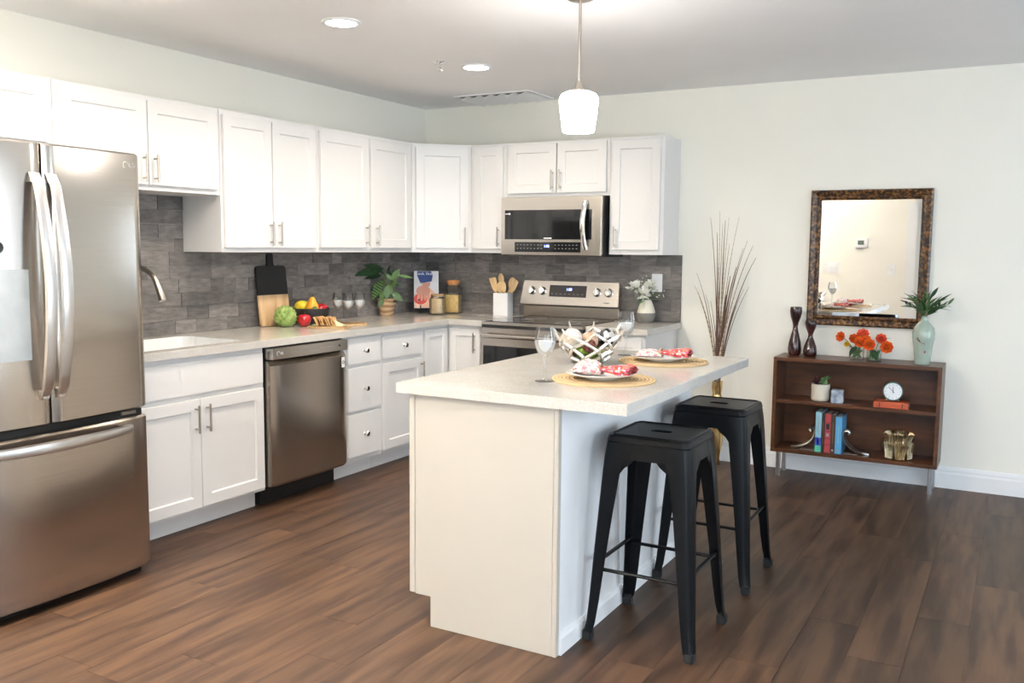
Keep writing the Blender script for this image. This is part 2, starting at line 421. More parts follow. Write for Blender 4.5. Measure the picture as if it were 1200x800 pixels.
wall_near = struct(G().box((-.1,YN-.1,0),(WNX0,YN,ZC)).box((WNX1,YN-.1,0),(XR+.1,YN,ZC)).box((WNX0,YN-.1,0),(WNX1,YN,WNZ0)).box((WNX0,YN-.1,WNZ1),(WNX1,YN,ZC)).obj('wall_near', 'wall_paint'))
g = G()
for a, b in ((WNX0,WNX0+.05),((WNX0+WNX1)/2-.025,(WNX0+WNX1)/2+.025),(WNX1-.05,WNX1)): g.box((a,YN-.08,WNZ0),(b,YN-.02,WNZ1))
for a, b in ((WNZ0,WNZ0+.05),(WNZ1-.05,WNZ1)): g.box((WNX0,YN-.08,a),(WNX1,YN-.02,b))
wn3 = struct(g.obj('window_3', 'trim_white'))  # added window frame, out of view, letting in daylight from behind
for a, b in ((WNX0+.05,(WNX0+WNX1)/2-.025),((WNX0+WNX1)/2+.025,WNX1-.05)): BX('pane', 'pane_glass', (a,YN-.053,WNZ0+.05), (b,YN-.048,WNZ1-.05), wn3)
YP = -5.6
wall_front = struct(BX('wall_front', 'wall_paint', (0,YP-.1,0), (2.915,YP,ZC)))
# right wall with two unseen window openings, the rear one added for light
g = G(); y = YN
for (y0,y1,z0,z1) in sorted(WIN):
    g.box((XR,y,0),(XR+.1,y0,ZC)); g.box((XR,y0,0),(XR+.1,y1,z0)); g.box((XR,y0,z1),(XR+.1,y1,ZC)); y = y1
g.box((XR,y,0),(XR+.1,0,ZC)); wall_right = struct(g.obj('wall_right', 'wall_paint'))
for n, (y0,y1,z0,z1) in enumerate(WIN):
    fr = G(); t = .05
    fr.box((XR+.02,y0,z0),(XR+.08,y0+t,z1)).box((XR+.02,y1-t,z0),(XR+.08,y1,z1)).box((XR+.02,y0+t,z0),(XR+.08,y1-t,z0+t)).box((XR+.02,y0+t,z1-t),(XR+.08,y1-t,z1))
    m_ = (y0+y1)/2; fr.box((XR+.02,m_-.025,z0+t),(XR+.08,m_+.025,z1-t))
    wo = struct(fr.obj('window_%d' % (n+1), 'trim_white'))
    for a, b in ((y0+t, m_-.025), (m_+.025, y1-t)): BX('pane', 'pane_glass', (XR+.045,a,z0+t), (XR+.050,b,z1-t), wo)
# door casing at the end of the front wall, seen in the mirror
dg_ = G().box((2.915,YP-.12,0),(3.07,YP+.018,2.10)).obj('trim_1', 'trim_white', bevel=.004); struct(dg_)
struct(BX('trim_2', 'wall_paint', (2.915,YP-.1,2.10), (3.07,YP,ZC)))
dr_ = G().rings([[(XR-.006,y,z) for y,z in ((-1.02,.006),(-.14,.006),(-.14,2.04),(-1.02,2.04))], [(XR-.0005,y,z) for y,z in ((-1.02,.006),(-.14,.006),(-.14,2.04),(-1.02,2.04))]]).obj('added_door_1', 'door_tan'); struct(dr_)  # unseen tan door, added for its reflection in the refrigerator
for a, b in ((.12,.95),(1.1,1.92)): G().box((XR-.011,-.88,a),(XR-.006,-.28,b)).obj('panel', 'door_tan', dr_, bevel=.003)
# baseboards with a stepped profile
def baseboard(name, p0, p1, nrm):
    prof = [(0,0),(.016,0),(.016,.088),(.011,.098),(.011,.112),(.006,.128),(0,.130)]
    p0, p1, nrm = Vector(p0), Vector(p1), Vector(nrm)
    o = G().rings([[p + nrm*a + Vector((0,0,z)) for a, z in prof] for p in (p0, p1)]).obj(name, 'trim_white'); return struct(o)
baseboard('baseboard_back', (2.10,0,0), (XR,0,0), (0,-1,0))
baseboard('baseboard_right', (XR,-1.04,0), (XR,YN,0), (-1,0,0))
baseboard('baseboard_front', (.9,YP,0), (2.912,YP,0), (0,1,0))

# backsplash: split-faced slate pieces, one object each, children of their wall
tile_cache = {}
def tile_run(wall, axis, a0, a1, z0, rows, rh=.0762, skip=None):
    for r in range(rows):
        a = a0; first = True
        while a < a1 - 1e-4:
            l = rnd.choice((.10,.15,.19,.23,.27,.305))
            if first: l = rnd.choice((.07,.12,.19)); first = False
            if a1 - a - l < .05: l = a1 - a
            z = z0 + r*rh
            if not (skip and skip(a, a+l, z)):
                d = rnd.choice((.0100,.0112,.0124,.0137,.0150)); key = (axis, round(l,3), d)
                if key not in tile_cache:
                    g = G(); w = l-.0008; h = rh-.0008
                    if axis == 'x': g.box((0,-d,0),(w,0,h))
                    else: g.box((0,0,0),(d,w,h))
                    tile_cache[key] = g.mesh('tile', bevel=.0010, seg=1)
                inst('tile', tile_cache[key], 'slate_tile', wall, (a,-.0005,z) if axis == 'x' else (.0005,a,z))
            a += l
tile_run(wall_back, 'x', .016, 2.10, .9145, 6)
tile_run(wall_left, 'y', -3.36, 0.0, .9145, 6)
tile_run(wall_left, 'y', -3.36, -2.386, .9145+6*.0762, 4)

# ------------------------------------------------------------------ cabinets
def shaker(x0, x1, z0, z1, rail=.057, t=.019, y=0):
    def ring(i, yy): return [(x0+i,yy,z0+i),(x1-i,yy,z0+i),(x1-i,yy,z1-i),(x0+i,yy,z1-i)]
    return G().rings([ring(0,y), ring(0,y-t+.0015), ring(.0015,y-t), ring(rail,y-t), ring(rail+.005,y-t+.009)])
def pull(parent, x, z, length=.137, y=-.019, horiz=False):
    g = G(); h = length/2
    if horiz:
        g.tube([(x-h,y-.030,z),(x+h,y-.030,z)], .0055, 10)
        for s in (-1,1): g.tube([(x+s*(h-.02),y,z),(x+s*(h-.02),y-.030,z)], .0045, 8)
    else:
        g.tube([(x,y-.030,z-h),(x,y-.030,z+h)], .0055, 10)
        for s in (-1,1): g.tube([(x,y,z+s*(h-.02)),(x,y-.030,z+s*(h-.02))], .0045, 8)
    return g.obj('handle', 'nickel', parent, smooth=True)
def knob(parent, x, z, y=-.019):
    M_ = Matrix.Translation((x,y,z)) @ Matrix.Rotation(PI/2, 4, 'X')
    return G().lathe([(0.009,0),(.006,.004),(.005,.012),(.009,.017),(.0155,.021),(.0165,.025),(.014,.029),(0,.031)], 18, M=M_).obj('knob', 'chrome', parent, smooth=True)
def door(parent, x0, x1, z0, z1, hx=None, hz=None, name='door', m='cabinet_white'):
    o = shaker(x0, x1, z0, z1).obj(name, m, parent)
    if hx is not None: pull(o, hx, hz)
    return o
def drawer(parent, x0, x1, z0, z1, kn=True):
    o = G().box((x0,-.019,z0),(x1,0,z1)).obj('drawer_front', 'cabinet_white', parent, bevel=.003)
    if kn: knob(o, (x0+x1)/2, (z0+z1)/2)
    return o
KT = .876                                   # underside of worktops
def base_cab(name, label, loc, rz, w, depth=.606):
    t = thing(name, label, 'cabinet', loc, rz, 'white base cabinets')
    if name == 'sink_cabinet':
        G().box((.0008,0,.10),(w-.0008,.019,KT-.0005)).box((.0008,.0192,.10),(.018,depth,KT-.0005)).box((w-.018,.0192,.10),(w-.0008,depth,KT-.0005)).box((.0182,.0192,.10),(w-.0182,depth,.118)).box((.0182,depth-.012,.1182),(w-.0182,depth,.60)).obj('body', 'cabinet_white', t)
    else: G().box((.0008,0,.10),(w-.0008,depth,KT-.0005)).obj('body', 'cabinet_white', t, bevel=.0015)
    BX('toe_kick', 'cabinet_white', (.001,.075,0), (w-.001,depth-.01,.0995), t)
    return t
H90 = PI/2
# sink cabinet, against the left wall
y0 = -3.314; t = base_cab('sink_cabinet', 'white sink base cabinet with two tall doors, between refrigerator and dishwasher', (.61,y0,0), H90, .909)
drawer(t, -3.275-y0, -2.420-y0, .686, .848, False)
door(t, -3.275-y0, -2.8495-y0, .118, .660, -2.8495-y0-.033, .565)
door(t, -2.8455-y0, -2.420-y0, .118, .660, -2.8455-y0+.033, .565)
y0 = -1.757; t = base_cab('drawer_cabinet', 'white base cabinet with a stack of three knobbed drawers beside the dishwasher', (.61,y0,0), H90, .366)
for a, b in ((.701,.860),(.414,.679),(.133,.397)): drawer(t, -1.722-y0, -1.409-y0, a, b)
y0 = -1.391; t = base_cab('drawer_door_cabinet', 'white base cabinet with one knobbed drawer above one door, left of the corner', (.61,y0,0), H90, .466)
drawer(t, -1.374-y0, -.940-y0, .704, .852)
door(t, -1.374-y0, -.940-y0, .122, .674, -.940-y0-.030, .585)
# L-shaped corner base with two doors meeting in the inner corner
t = thing('corner_base_cabinet', 'white corner base cabinet with two narrow doors meeting at the inner corner', 'cabinet', (.61,-.61,0), 0, 'white base cabinets')
L_ = lambda d: [(-.606,-.314),(-d,-.314),(-d,d),(.297,d),(.297,.606),(-.606,.606)]
G().prism(L_(0), .10, KT-.0005).obj('body', 'cabinet_white', t, bevel=.0015)
G().prism([(-.6,-.313),(-.075,-.313),(-.075,.075),(.296,.075),(.296,.6),(-.6,.6)], 0, .0995).obj('toe_kick', 'cabinet_white', t)
d1 = shaker(-.300, -.031, .118, .852, .05).obj('door', 'cabinet_white', t, rot=(0,0,H90))
d2 = shaker(.024, .274, .118, .852, .05).obj('door', 'cabinet_white', t); pull(d2, .236, .758, .137)
x0 = 1.690; t = base_cab('end_base_cabinet', 'white base cabinet right of the range at the end of the run', (x0,-.61,0), 0, .393)
door(t, .022, .371, .118, .852, .05, .76)

UT = 2.137; UB = 1.372
def upper(name, label, loc, rz, w, zb, depth=.303):
    t = thing(name, label, 'cabinet', (loc[0],loc[1],zb), rz, 'white wall cabinets')
    G().box((.0008,0,0),(w-.0008,depth,UT-zb)).obj('body', 'cabinet_white', t, bevel=.0012)
    return t
def udoor(t, a, b, z0, z1, o, zb, hx=None, hz=None): return door(t, a-o, b-o, z0-zb, z1-zb, None if hx is None else hx-o, None if hz is None else hz-zb)
o = -4.272; zb = 1.83; t = upper('over_fridge_cabinet', 'white short wall cabinet above the stainless refrigerator', (.305,o), H90, .919, zb)
udoor(t, -4.24, -3.818, 1.855, 2.112, o, zb, -3.845, 1.94); udoor(t, -3.812, -3.385, 1.855, 2.112, o, zb, -3.785, 1.94)
o = -3.352; zb = 1.678; t = upper('over_sink_cabinet', 'white short two-door wall cabinet above the sink and faucet', (.305,o), H90, .966, zb)
udoor(t, -3.328, -2.863, 1.704, 2.113, o, zb, -2.892, 1.784); udoor(t, -2.856, -2.417, 1.704, 2.113, o, zb, -2.826, 1.784)
o = -2.385; zb = UB; t = upper('wall_cabinet', 'tall white wall cabinet with paired handles above the dishwasher and cutting board', (.305,o), H90, .773, zb)
udoor(t, -2.371, -2.010, 1.398, 2.110, o, zb, -2.034, 1.478); udoor(t, -2.002, -1.634, 1.398, 2.110, o, zb, -1.966, 1.478)
o = -1.611; t = upper('wall_cabinet', 'tall white wall cabinet with a centre stile above the wine glasses', (.305,o), H90, 1.000, zb)
udoor(t, -1.592, -1.126, 1.401, 2.110, o, zb, -1.154, 1.484); udoor(t, -1.095, -.645, 1.401, 2.110, o, zb, -1.045, 1.484)
t = thing('corner_wall_cabinet', 'white diagonal corner wall cabinet above the cookbook', 'cabinet', (.305,-.61,UB), PI/4, 'white wall cabinets')
c45 = math.sqrt(.5)
def loc45(x, y): dx, dy = x-.305, y+.61; return (c45*(dx+dy), c45*(-dx+dy))
G().prism([loc45(*p) for p in ((.305,-.6095),(.6095,-.305),(.6095,-.002),(.002,-.002),(.002,-.6095))], 0, UT-UB).obj('body', 'cabinet_white', t, bevel=.0012)
door(t, .026, .405, .030, .738, .376, .112)
o = .6105; t = upper('narrow_wall_cabinet', 'narrow white single-door wall cabinet left of the microwave', (o,-.305), 0, .294, zb)
udoor(t, .642, .880, 1.401, 2.114, o, zb, .853, 1.486)
o = .905; zb = 1.762; t = upper('over_microwave_cabinet', 'white short two-door wall cabinet directly above the microwave', (o,-.305), 0, .785, zb)
udoor(t, .928, 1.297, 1.786, 2.120, o, zb, 1.273, 1.872); udoor(t, 1.307, 1.667, 1.786, 2.120, o, zb, 1.334, 1.872)
o = 1.6905; zb = UB; t = upper('wall_cabinet', 'white single-door wall cabinet right of the microwave at the run end', (o,-.305), 0, .378, zb)
udoor(t, 1.709, 2.044, 1.403, 2.118, o, zb, 1.742, 1.487)

# ------------------------------------------------------------------ worktops, sink, faucet
def plate_with_hole(outer, hole, z0, z1, name, m):
    bm = bmesh.new(); es = []
    for lp in [outer] + ([hole] if hole else []):
        vs = [bm.verts.new((x,y,z0)) for x, y in lp]
        es += [bm.edges.new((vs[i], vs[(i+1) % len(vs)])) for i in range(len(vs))]
    bmesh.ops.triangle_fill(bm, use_beauty=True, use_dissolve=True, edges=es)
    r = bmesh.ops.extrude_face_region(bm, geom=bm.faces[:])
    for v in r['geom']:
        if isinstance(v, bmesh.types.BMVert): v.co.z = z1
    bmesh.ops.recalc_face_normals(bm, faces=bm.faces)
    es = [e for e in bm.edges if len(e.link_faces) == 2 and e.calc_face_angle(0) > .9 and min(v.co.z for v in e.verts) > z0+.001]
    bmesh.ops.bevel(bm, geom=es, offset=.003, segments=2, affect='EDGES', clamp_overlap=True)
    me = bpy.data.meshes.new(name); bm.to_mesh(me); bm.free()
    return inst(name, me, m)
SX0, SX1, SY0, SY1 = .115, .560, -3.24, -2.475
KZ = .914
tag(plate_with_hole([(.001,-3.345),(.648,-3.345),(.648,-.648),(.911,-.648),(.911,-.001),(.001,-.001)], rrect(SX0,SX1,SY0,SY1,.06), KT, KZ, 'worktop', 'quartz'),
    'speckled beige L-shaped worktop running from refrigerator round to range', 'worktop')
tag(plate_with_hole([(1.688,-.648),(2.105,-.648),(2.105,-.001),(1.688,-.001)], None, KT, KZ, 'worktop', 'quartz'), 'short speckled beige worktop with white flowers right of the range', 'worktop')
t = thing('kitchen_sink', 'white rectangular sink bowl set in the left worktop', 'sink', ((SX0+SX1)/2,(SY0+SY1)/2,.70))
def sk(i, z, r): return [(a-(SX0+SX1)/2, b-(SY0+SY1)/2, z) for a, b in rrect(SX0+i,SX1-i,SY0+i,SY1-i,r)]
G().rings([sk(.001,.213,.06), sk(.001,.170,.06), sk(.012,.04,.06), sk(.035,.012,.06), sk(.12,.006,.05), sk(.12,0,.05), sk(.02,0,.06), sk(-.004,.04,.06), sk(-.012,.168,.06), sk(-.012,.1755,.06), sk(.0005,.1755,.06)], cap0=False, cap1=False).obj('bowl', 'sink_white', t, smooth=True)
G().box((-.10,-.26,.003),(.10,.26,.006)).obj('bowl_floor', 'sink_white', t)
G().lathe([(.045,0),(.045,.003),(.03,.004),(0,.002)], 20, (0,0,.007)).obj('drain', 'chrome', t, smooth=True)
FY = -2.83
t = thing('kitchen_faucet', 'brushed nickel gooseneck faucet arching over the sink beside the refrigerator', 'faucet', (.072,FY,KZ))
G().lathe([(.027,0),(.027,.006),(.02,.012),(.019,.07),(.016,.085),(.0125,.09)], 20).obj('base', 'nickel', t, smooth=True)
G().tube([(0,0,.08),(0,0,.26)] + bez([(0,0,.26),(0,0,.37),(.05,0,.405),(.17,0,.385),(.235,0,.33)], 14)[1:], .0125, 12).obj('spout', 'nickel', t, smooth=True)
G().tube([(.226,0,.337),(.243,0,.312),(.262,0,.274),(.284,0,.226),(.288,0,.217)], [.0135,.0145,.0165,.0195,.0185], 14).obj('spray_head', 'nickel', t, smooth=True)
G().tube([(0,.018,.045),(0,.03,.05),(.03,.075,.085)], [.009,.009,.006], 10).obj('lever', 'nickel', t, smooth=True)

# ------------------------------------------------------------------ refrigerator
t = thing('refrigerator', 'large stainless steel french-door refrigerator with bottom freezer drawer', 'refrigerator', (.880,-4.274,0), H90)
FW = .914
def bulge(x): u = (x-FW/2)/(FW/2); return -.030*(1-u*u)
def curved_panel(x0, x1, z0, z1, name, yb=.07, n=20):
    rs = []
    for i in range(n+1):
        x = x0 + (x1-x0)*i/n
        e = min(i, n-i)/n*(x1-x0)
        d = .012*max(0, 1-e/.014)**2
        y = bulge(x)+d
        rs.append([(x,yb,z0),(x,y+.010,z0),(x,y,z0+.008),(x,y,z1-.008),(x,y+.010,z1),(x,yb,z1)])
    return G().rings(rs).obj(name, 'steel', t, smooth=True, ang=30)
G().box((.004,.072,.05),(FW-.004,.860,1.765)).obj('body', 'appliance_grey', t, bevel=.004)
G().box((.02,.05,.0),(FW-.02,.84,.05)).obj('base_grille', 'black_plastic', t)
G().box((.008,.03,.686),(FW-.008,.075,.722)).obj('divider', 'black_plastic', t)
G().box((.445,.012,.73),(.469,.075,1.77)).obj('door_gasket', 'black_plastic', t)
dl = curved_panel(.001, .4525, .722, 1.783, 'door'); dr = curved_panel(.4615, FW-.001, .722, 1.783, 'door'); fz = curved_panel(.001, FW-.001, .034, .690, 'freezer_drawer')
def fr_handle(x, parent):
    n = 18; rs = []
    for i in range(n+1):
        s = i/n; z = .825 + .845*s; b = math.sin(PI*s)
        y = -.030-.024-.062*b**.8; w = .021+.004*b; th = .006
        if i in (0, n): y += .012
        rs.append([(x-w,y+th,z),(x-w*.8,y-th*.4,z),(x,y-th,z),(x+w*.8,y-th*.4,z),(x+w,y+th,z)])
    h = G().rings(rs)
    for z in (.845,1.65): h.box((x-.012,-.055,z-.014),(x+.012,bulge(x)+.004,z+.014))
    return h.obj('handle', 'handle_steel', parent, smooth=True)
fr_handle(.418, dl); fr_handle(.484, dr)
rs = []
for i in range(25):
    s = i/24; x = .105+.704*s; b = math.sin(PI*s); y = bulge(x)-.020-.040*b**.7; z = .650-.002*b
    hh = .017+.006*b; th = .010
    rs.append([(x,y+th,z-hh),(x,y-th*.5,z-hh*.8),(x,y-th,z),(x,y-th*.5,z+hh*.8),(x,y+th,z+hh)])
h = G().rings(rs)
for x in (.125,.789): h.box((x-.016,bulge(x)-.028,.638),(x+.016,bulge(x)+.004,.664))
h.obj('handle', 'handle_steel', fz, smooth=True)
G().box((.80,.02,.699),(.87,.05,.712)).obj('hinge', 'steel_dark', t)
# maker's mark on the right door: round emblem and letters
ex, ez = .835, 1.733
G().tube([(ex+.0125*math.cos(a), bulge(ex)-.0004, ez+.0125*math.sin(a)) for a in [2*PI*i/20 for i in range(15)]], .0011, 6).obj('emblem', 'mark_grey', dr)
inst('lettering', text_mesh('LG', .024), 'mark_grey', dr, (ex+.032,bulge(ex+.032)-.0012,ez), (PI/2,0,0))
# energy guide in a clear bag, stuck to the left door
bg = thing('energy_label', 'energy guide paper in a clear plastic bag taped to refrigerator door', 'label', (.912,-4.06,1.0))
def bagpt(u, v, off): yy = -.10+.275*u; return (.002+off+bulge(yy+.214)*-1-.03+.0015*math.sin(9*u+4*v), yy, -.02+.335*v)
def fridge_x(yw): return .880 - bulge(yw+4.274) + 0.0
def bagpt(u, v, off): yy = -.10+.268*u; return (fridge_x(-4.06+yw_(yy))-.912+off+.0012*math.sin(9*u)*math.sin(7*v+1), yy-.02*v*0, -.02+.335*v)
def yw_(a): return a
G().sheet(10,10,lambda u,v: bagpt(u,v,.0045)).obj('plastic_bag', 'plastic_bag', bg, smooth=True, thick=.0006)
pp = G().sheet(8,4,lambda u,v: bagpt(.05+.68*u,.06+.86*v,.0025)).obj('paper', 'energy_paper', bg, thick=.0004)
for k in range(9): G().sheet(8,2,lambda u,v: bagpt(.12+(.48-.14*(k%3==2))*u,.16+.08*k+.018*v,.0036)).obj('print_line', 'ink_grey', pp)
for a,b,c,d in ((.08,.70,.10,.107),(.08,.70,.89,.897),(.08,.088,.10,.897),(.692,.70,.10,.897)): G().sheet(8,2,lambda u,v: bagpt(a+(b-a)*u,c+(d-c)*v,.0036)).obj('border_line', 'energy_ink', pp)
mg = G().lathe([(.0,0),(.022,0),(.024,.004),(.022,.010),(0,.011)], 24, M=Matrix.Rotation(PI/2,4,'Y')).obj('magnet', 'black_plastic', None, (fridge_x(-4.005)+.001,-4.005,1.395), smooth=True)
tag(mg, 'small round black magnet on the refrigerator door above the energy label', 'magnet')

# ------------------------------------------------------------------ dishwasher
t = thing('dishwasher', 'stainless steel dishwasher with front control strip under the left worktop', 'dishwasher', (.61,-2.398,0), H90)
DW = .634
G().box((.006,.002,.10),(DW-.006,.57,.870)).obj('tub', 'black_plastic', t)
G().box((.012,.055,.002),(DW-.012,.50,.10)).obj('toe_plate', 'black_plastic', t)
rs = []
for i in range(17):
    u = i/16; x = .006+(DW-.012)*u; e = min(u,1-u)*(DW-.012); d = .012*max(0,1-e/.02)**2; y = -.052-.008*(1-(2*u-1)**2)+d
    rs.append([(x,.0,.116),(x,y+.010,.116),(x,y,.130),(x,y,.772),(x,-.022,.796),(x,.0,.796)])
dd = G().rings(rs).obj('door', 'steel', t, smooth=True, ang=30)
cp = G().box((.006,-.058,.806),(DW-.006,.0,.866)).obj('control_panel', 'steel_plain', t, bevel=.004)
G().tube([(.052+.011*math.cos(a),-.0585,.838+.011*math.sin(a)) for a in [2*PI*i/16 for i in range(12)]], .001, 5).obj('emblem', 'mark_white', cp)
inst('lettering', text_mesh('LG', .018), 'mark_white', cp, (.078,-.0585,.837), (PI/2,0,0))
for k in range(13):
    x = .15+.028*k; BX('button_mark', 'mark_grey', (x,-.0588,.836), (x+.012+.004*(k%3),-.0578,.8385), cp)
BX('indicator', 'black_glass', (.545,-.0588,.832), (.56,-.0578,.842), cp)
st = BX('sticker', 'energy_paper', (.574,-.0556,.705), (.601,-.0500,.765), dd)
G().tube([(.5875+.008*math.cos(a),-.0560,.735+.008*math.sin(a)) for a in [2*PI*i/16 for i in range(16)]], .002, 5, closed=True).obj('sticker_ring', 'black_plastic', st)

# ------------------------------------------------------------------ range
t = thing('range', 'stainless steel electric range with glass cooktop and four-knob backguard', 'range', (.918,-.665,0))
RW = .764
G().box((.002,.02,.03),(RW-.002,.640,.895)).obj('body', 'appliance_grey', t)
for x in (.04,RW-.08):
    for y in (.06,.56): G().lathe([(.02,0),(.02,.03)], 12, (x+.02,y+.02,0)).obj('foot', 'black_plastic', t)
G().box((.001,-.004,.893),(RW-.001,.556,.912)).obj('cooktop_frame', 'steel_plain', t, bevel=.006)
ct = G().box((.018,.022,.9115),(RW-.018,.550,.9155)).obj('cooktop_glass', 'black_glass', t, bevel=.0015)
for cx, cy, r in ((.20,.17,.10),(.57,.17,.085),(.20,.42,.075),(.57,.42,.10)):
    G().tube([(cx+r*math.cos(a),cy+r*math.sin(a),.9156) for a in [2*PI*i/40 for i in range(40)]], .0008, 4, closed=True).obj('burner_ring', 'mark_grey', ct)
G().box((.004,-.002,.872),(RW-.004,.02,.893)).obj('front_gap', 'black_plastic', t)
od = G().box((.003,-.014,.175),(RW-.003,.020,.872)).obj('oven_door', 'steel', t, bevel=.005)
G().box((.024,-.0160,.26),(RW-.024,-.012,.752)).obj('oven_window', 'black_glass', od, bevel=.0015)
h = G().tube([(.035,-.062,.822),(RW-.035,-.062,.822)], .013, 12, flat=1.1)
for x in (.06,RW/2-.12,RW/2+.12,RW-.06): h.box((x-.012,-.058,.812),(x+.012,-.012,.832))
h.obj('handle', 'steel_plain', od, smooth=True)
G().box((.004,-.008,.045),(RW-.004,.020,.165)).obj('storage_drawer', 'steel', t, bevel=.005)
G().box((.004,.590,.912),(RW-.004,.625,.993)).obj('back_riser', 'steel_plain', t, bevel=.005)
G().box((.02,.598,.993),(RW-.02,.630,1.010)).obj('vent_gap', 'black_plastic', t)
# leaning control panel
def bgp(z): return .548 + (z-1.008)*.22
bgm = Matrix.Translation((0,bgp(1.008),1.008)) @ Matrix.Rotation(math.atan(-.22), 4, 'X')
bk = G().rings([[(x,y,z) for x,y,z in ((xx+s0,.0,0),(xx+s1,.0,.172),(xx+s1,.07,.165),(xx+s0,.07,.0))] for xx,s0,s1 in ((-.004,0,.016),(RW+.004,0,-.010))], M=bgm).obj('backguard', 'steel_plain', t, bevel=.004)
bk['label'] = 'leaning stainless control panel'
def on_bg(g, name, m, parent=None, **k):
    o = G().add(g.v, g.f, bgm).obj(name, m, parent or bk, **k); return o
on_bg(G().box((.228,-.0018,.058),(.518,.002,.142)), 'display', 'display_glass')
dm = text_mesh('1:08', .026)
inst('display_digits', dm, 'display_glow', bk, tuple(bgm @ Vector((.383,-.0028,.112))), (PI/2+math.atan(-.22),0,0))
for k in range(8): on_bg(G().box((.245+.034*k,-.0024,.078),(.258+.034*k,.0,.0805)), 'button_mark', 'mark_grey')
for kx in (.083,.170,.600,.690):
    M_ = Matrix.Translation((kx,0,.098)) @ Matrix.Rotation(PI/2,4,'X')
    g = G().lathe([(.031,0),(.031,.004),(.028,.006),(.026,.022),(.022,.026),(0,.027)], 26, M=M_).box((kx-.005,-.033,.072),(kx+.005,-.024,.124))
    ko = on_bg(g, 'knob', 'chrome', smooth=True); ko['label'] = 'silver knob'
on_bg(G().box((.66,-.0012,.022),(.70,0,.028)), 'maker_mark', 'mark_grey')

# ------------------------------------------------------------------ microwave
t = thing('microwave', 'stainless over-the-range microwave with black window and curved handle', 'microwave', (.916,-.402,1.357))
MW, MH = .760, .398
G().box((.0,.030,.0),(MW,.385,MH-.002)).obj('case', 'black_plastic', t, bevel=.003)
fr = G().box((.0,.0,.006),(MW,.030,MH)).obj('front', 'steel_plain', t, bevel=.004)
G().box((.030,-.0025,.112),(.690,.004,.312)).obj('window', 'black_glass', fr, bevel=.0015)
G().box((.110,-.0025,.026),(.612,.004,.094)).obj('control_strip', 'black_glass', fr, bevel=.0012)
inst('display_digits', text_mesh('1:08', .024), 'display_glow', fr, (.358,-.0032,.066), (PI/2,0,0))
for k in range(18):
    for r in range(2):
        x = .128+.0265*k
        if .32 < x < .40: continue
        BX('button_mark', 'mark_grey', (x,-.0030,.048+.024*r), (x+.010,-.0020,.052+.024*r), fr)
BX('maker_mark', 'mark_white', (.335,-.0030,.117), (.395,-.0020,.124), fr)
BX('sticker', 'mark_white', (.035,-.0030,.283), (.062,-.0020,.289), fr); G().lathe([(.007,0),(.007,.001),(0,.001)], 16, M=Matrix.Translation((.068,-.0025,.286)) @ Matrix.Rotation(PI/2,4,'X')).obj('sticker', 'mark_white', fr)
rs = []
for i in range(17):
    s = i/16; z = .045+.325*s; b = math.sin(PI*s); y = -.012-.034*b**.8; w = .017; x = .638+.010*(1-b)
    rs.append([(x-w,y+.008,z),(x-w*.7,y-.004,z),(x,y-.008,z),(x+w*.7,y-.004,z),(x+w,y+.008,z)])
h = G().rings(rs)
for z in (.055,.360): h.box((.636,-.018,z-.010),(.660,.002,z+.010))
h.obj('handle', 'chrome', fr, smooth=True)
G().box((.03,.05,-.004),(MW-.03,.35,.0)).obj('underside_filter', 'steel_dark', t)

# ------------------------------------------------------------------ island
IX0, IX1, IY0, IY1 = 2.118, 3.030, -3.264, -1.782
t = thing('island_cabinet', 'cream panelled kitchen island base with toe-kick notch and white back', 'island', (2.16,-3.240,0))
ID = 1.44; bx1 = .612
G().box((.012,.014,.115),(bx1-.012,ID-.012,KT-.0005)).obj('body', 'cabinet_white', t)
BX('toe_kick', 'cabinet_white', (.095,.014,0), (bx1-.013,ID-.02,.115), t)
def end_panel(y0, y1, nm='end_panel'):
    G().rings([[(x,y,z) for x,z in ((.026,.115),(.094,.115),(.094,0),(bx1-.012,0),(bx1-.012,KT-.001),(.026,KT-.001))] for y in (y0,y1)]).obj(nm, 'island_panel_cream', t, bevel=.0015)
end_panel(0, .013); end_panel(ID-.012, ID)
G().box((0,0,.118),(.0245,.020,KT-.001)).obj('face_stile', 'island_panel_cream', t, bevel=.0015)
BX('back_panel', 'trim_white', (bx1-.0115,.013,.0), (bx1+.002,ID-.012,KT-.001), t)
G().box((bx1-.011,-.0025,0),(bx1+.006,.022,KT-.001)).obj('corner_trim', 'island_panel_cream', t, bevel=.002)
G().rings([[(bx1+.002+a,y,z) for a,z in ((0,0),(.012,0),(.012,.058),(.006,.072),(0,.074))] for y in (.023,ID-.012)]).obj('base_moulding', 'trim_white', t)
for k in range(3):
    a = .03+k*.465; d_ = shaker(-a-.45, -a, .125, .68).obj('door', 'cabinet_white', t, (.012,0,0), (0,0,-H90)); pull(d_, -a-.03, .58)
    e_ = G().box((-a-.45,-.019,.70),(-a,0,.855)).obj('drawer_front', 'cabinet_white', t, (.012,0,0), (0,0,-H90), bevel=.003); knob(e_, -a-.225, .778)
tag(plate_with_hole([(IX0,IY0),(IX1,IY0),(IX1,IY1),(IX0,IY1)], None, KT, KZ, 'island_worktop', 'quartz'), 'speckled beige quartz island worktop with overhang above the stools', 'worktop')

